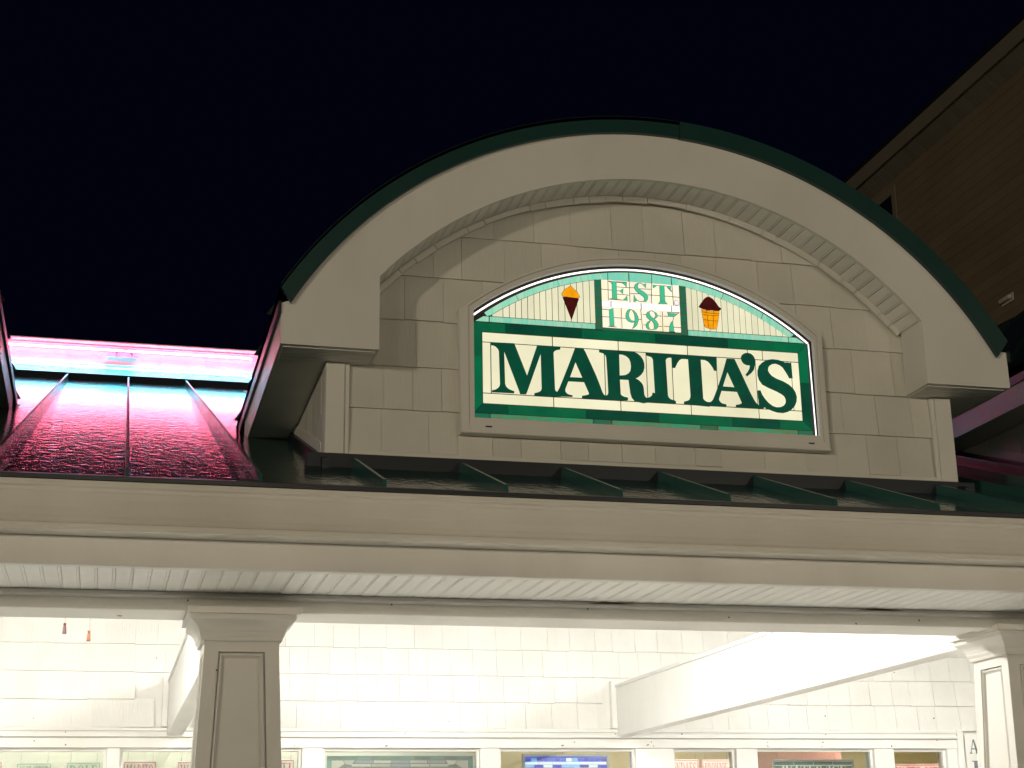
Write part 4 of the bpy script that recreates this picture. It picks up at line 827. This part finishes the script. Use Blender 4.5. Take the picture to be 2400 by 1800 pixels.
# ================================================================== tall brown building on the right
nb = thing('brown_building', (16, 20, 0), 'tall dark brown sided building behind the right end of the arch', 'building')
XW = 11.25
wl = box('wall', XW, 22, 8, 34, 0, 11.52, M_BRWN, nb, 0)
z = 5.5
while z < 11.40:
    mo('siding_board', [(XW-0.009,8,z),(XW-0.009,32,z),(XW-0.0005,32,z),(XW-0.0005,8,z),(XW-0.004,8,z+0.155),(XW-0.004,32,z+0.155),(XW-0.0005,32,z+0.155),(XW-0.0005,8,z+0.155)], boxvf(0,1,0,1,0,1)[1], M_BRWN, wl); z += 0.155
box('eave_fascia', 11.0, 11.04, 7.5, 34, 11.69, 11.93, M_TAN, nb, 0.01)
box('roof_edge', 10.96, 11.3, 7.5, 34, 11.93, 11.97, M_DARK, nb, 0.01)
sfb = mo('eave_soffit', [(q, y, z) for y in (7.5, 34) for q, z in ((11.04, 11.72), (XW, 11.53), (XW, 11.56), (11.04, 11.75))], [(0,1,2,3),(7,6,5,4),(0,4,5,1),(1,5,6,2),(2,6,7,3),(3,7,4,0)], M_TAN, nb)
yy = 12.0; me = None
while yy < 26:
    if me is None:
        o = mo('soffit_board', [(q, y, z) for y in (0.006, 0.194) for q, z in ((11.042, 11.700), (XW-0.001, 11.510), (XW-0.001, 11.5285), (11.042, 11.7185))], [(0,1,2,3),(7,6,5,4),(0,4,5,1),(1,5,6,2),(2,6,7,3),(3,7,4,0)], M_TAN, sfb); me = o.data; o.location.y = yy
    else:
        o = put(bpy.data.objects.new('soffit_board', me), sfb); o.location.y = yy
    yy += 0.2
mo('roof', [(10.96,7.5,11.972),(10.96,34,11.972),(16.5,34,14.2),(16.5,7.5,14.2),(22,7.5,11.972),(22,34,11.972)], [(0,1,2,3),(3,2,5,4)], M_DARK, nb)
w_ = boxes('window', [(XW-0.05, XW-0.019, 19.76, 21.3, 11.28, 11.40), (XW-0.05, XW-0.019, 19.76, 19.87, 10.1, 11.2795), (XW-0.05, XW-0.019, 21.2, 21.3, 10.1, 11.2795)], M_TAN, nb)
box('pane', XW-0.03, XW-0.0185, 19.87, 21.2, 10.1, 11.279, M_DGL, w_, 0)
vt = thing('wall_light', (XW-0.1, 17.15, 8.55), 'small pale fixture on the brown siding at the right edge', 'wall light')
M_PALE = mat_base('pale_plastic', (0.45, 0.42, 0.33), 0.5)
box('back_plate', XW-0.03, XW-0.019, 17.0, 17.3, 8.545, 8.66, M_PALE, vt, 0.005)
box('cover', XW-0.09, XW-0.0305, 17.02, 17.28, 8.575, 8.63, M_PALE, vt, 0.015)

# ================================================================== street lamps added behind the camera, unseen, as fill (they light the front)
M_POST = mat_base('lamp_post_paint', (0.02, 0.025, 0.022), 0.4); M_GLOBE = mat_emit('lamp_globe', (1, 0.86, 0.64), GLOBE)
for x, lb in ((-7.5, 'added fill lamp with round globe farthest left across the street'), (0.5, 'added fill lamp with round globe second from left across the street'), (8.5, 'added fill lamp with round globe third from left across the street'), (16.5, 'added fill lamp with round globe farthest right across the street')):
    yl = -8.5
    p = thing('fill_lamp', (x, yl, 0), lb, 'added fill lamp', 'added fill lamps across the street')
    def turned(name, pf, mat, n=16):
        V, F = [], []
        for r_, z_ in pf:
            for k in range(n): V.append((x+r_*math.cos(2*math.pi*k/n), yl+r_*math.sin(2*math.pi*k/n), z_))
        for i in range(len(pf)-1):
            for k in range(n): F.append((i*n+k, i*n+(k+1) % n, (i+1)*n+(k+1) % n, (i+1)*n+k))
        F += [tuple(range(n)), tuple(range(len(V)-1, len(V)-n-1, -1))]
        mo(name, V, F, mat, p, smooth=True)
    turned('base', [(0.2,-0.02),(0.2,0.15),(0.13,0.25),(0.11,0.6),(0.07,0.7)], M_POST)
    turned('post', [(0.065,0.65),(0.045,4.1),(0.09,4.15),(0.09,4.2)], M_POST)
    turned('globe', [(0.09,4.201)]+[(0.24*math.sin(a*math.pi/12), 4.43-0.24*math.cos(a*math.pi/12)) for a in range(2, 12)]+[(0.02,4.67)], M_GLOBE)
    turned('finial', [(0.07,4.665),(0.05,4.70),(0.012,4.76)], M_POST)
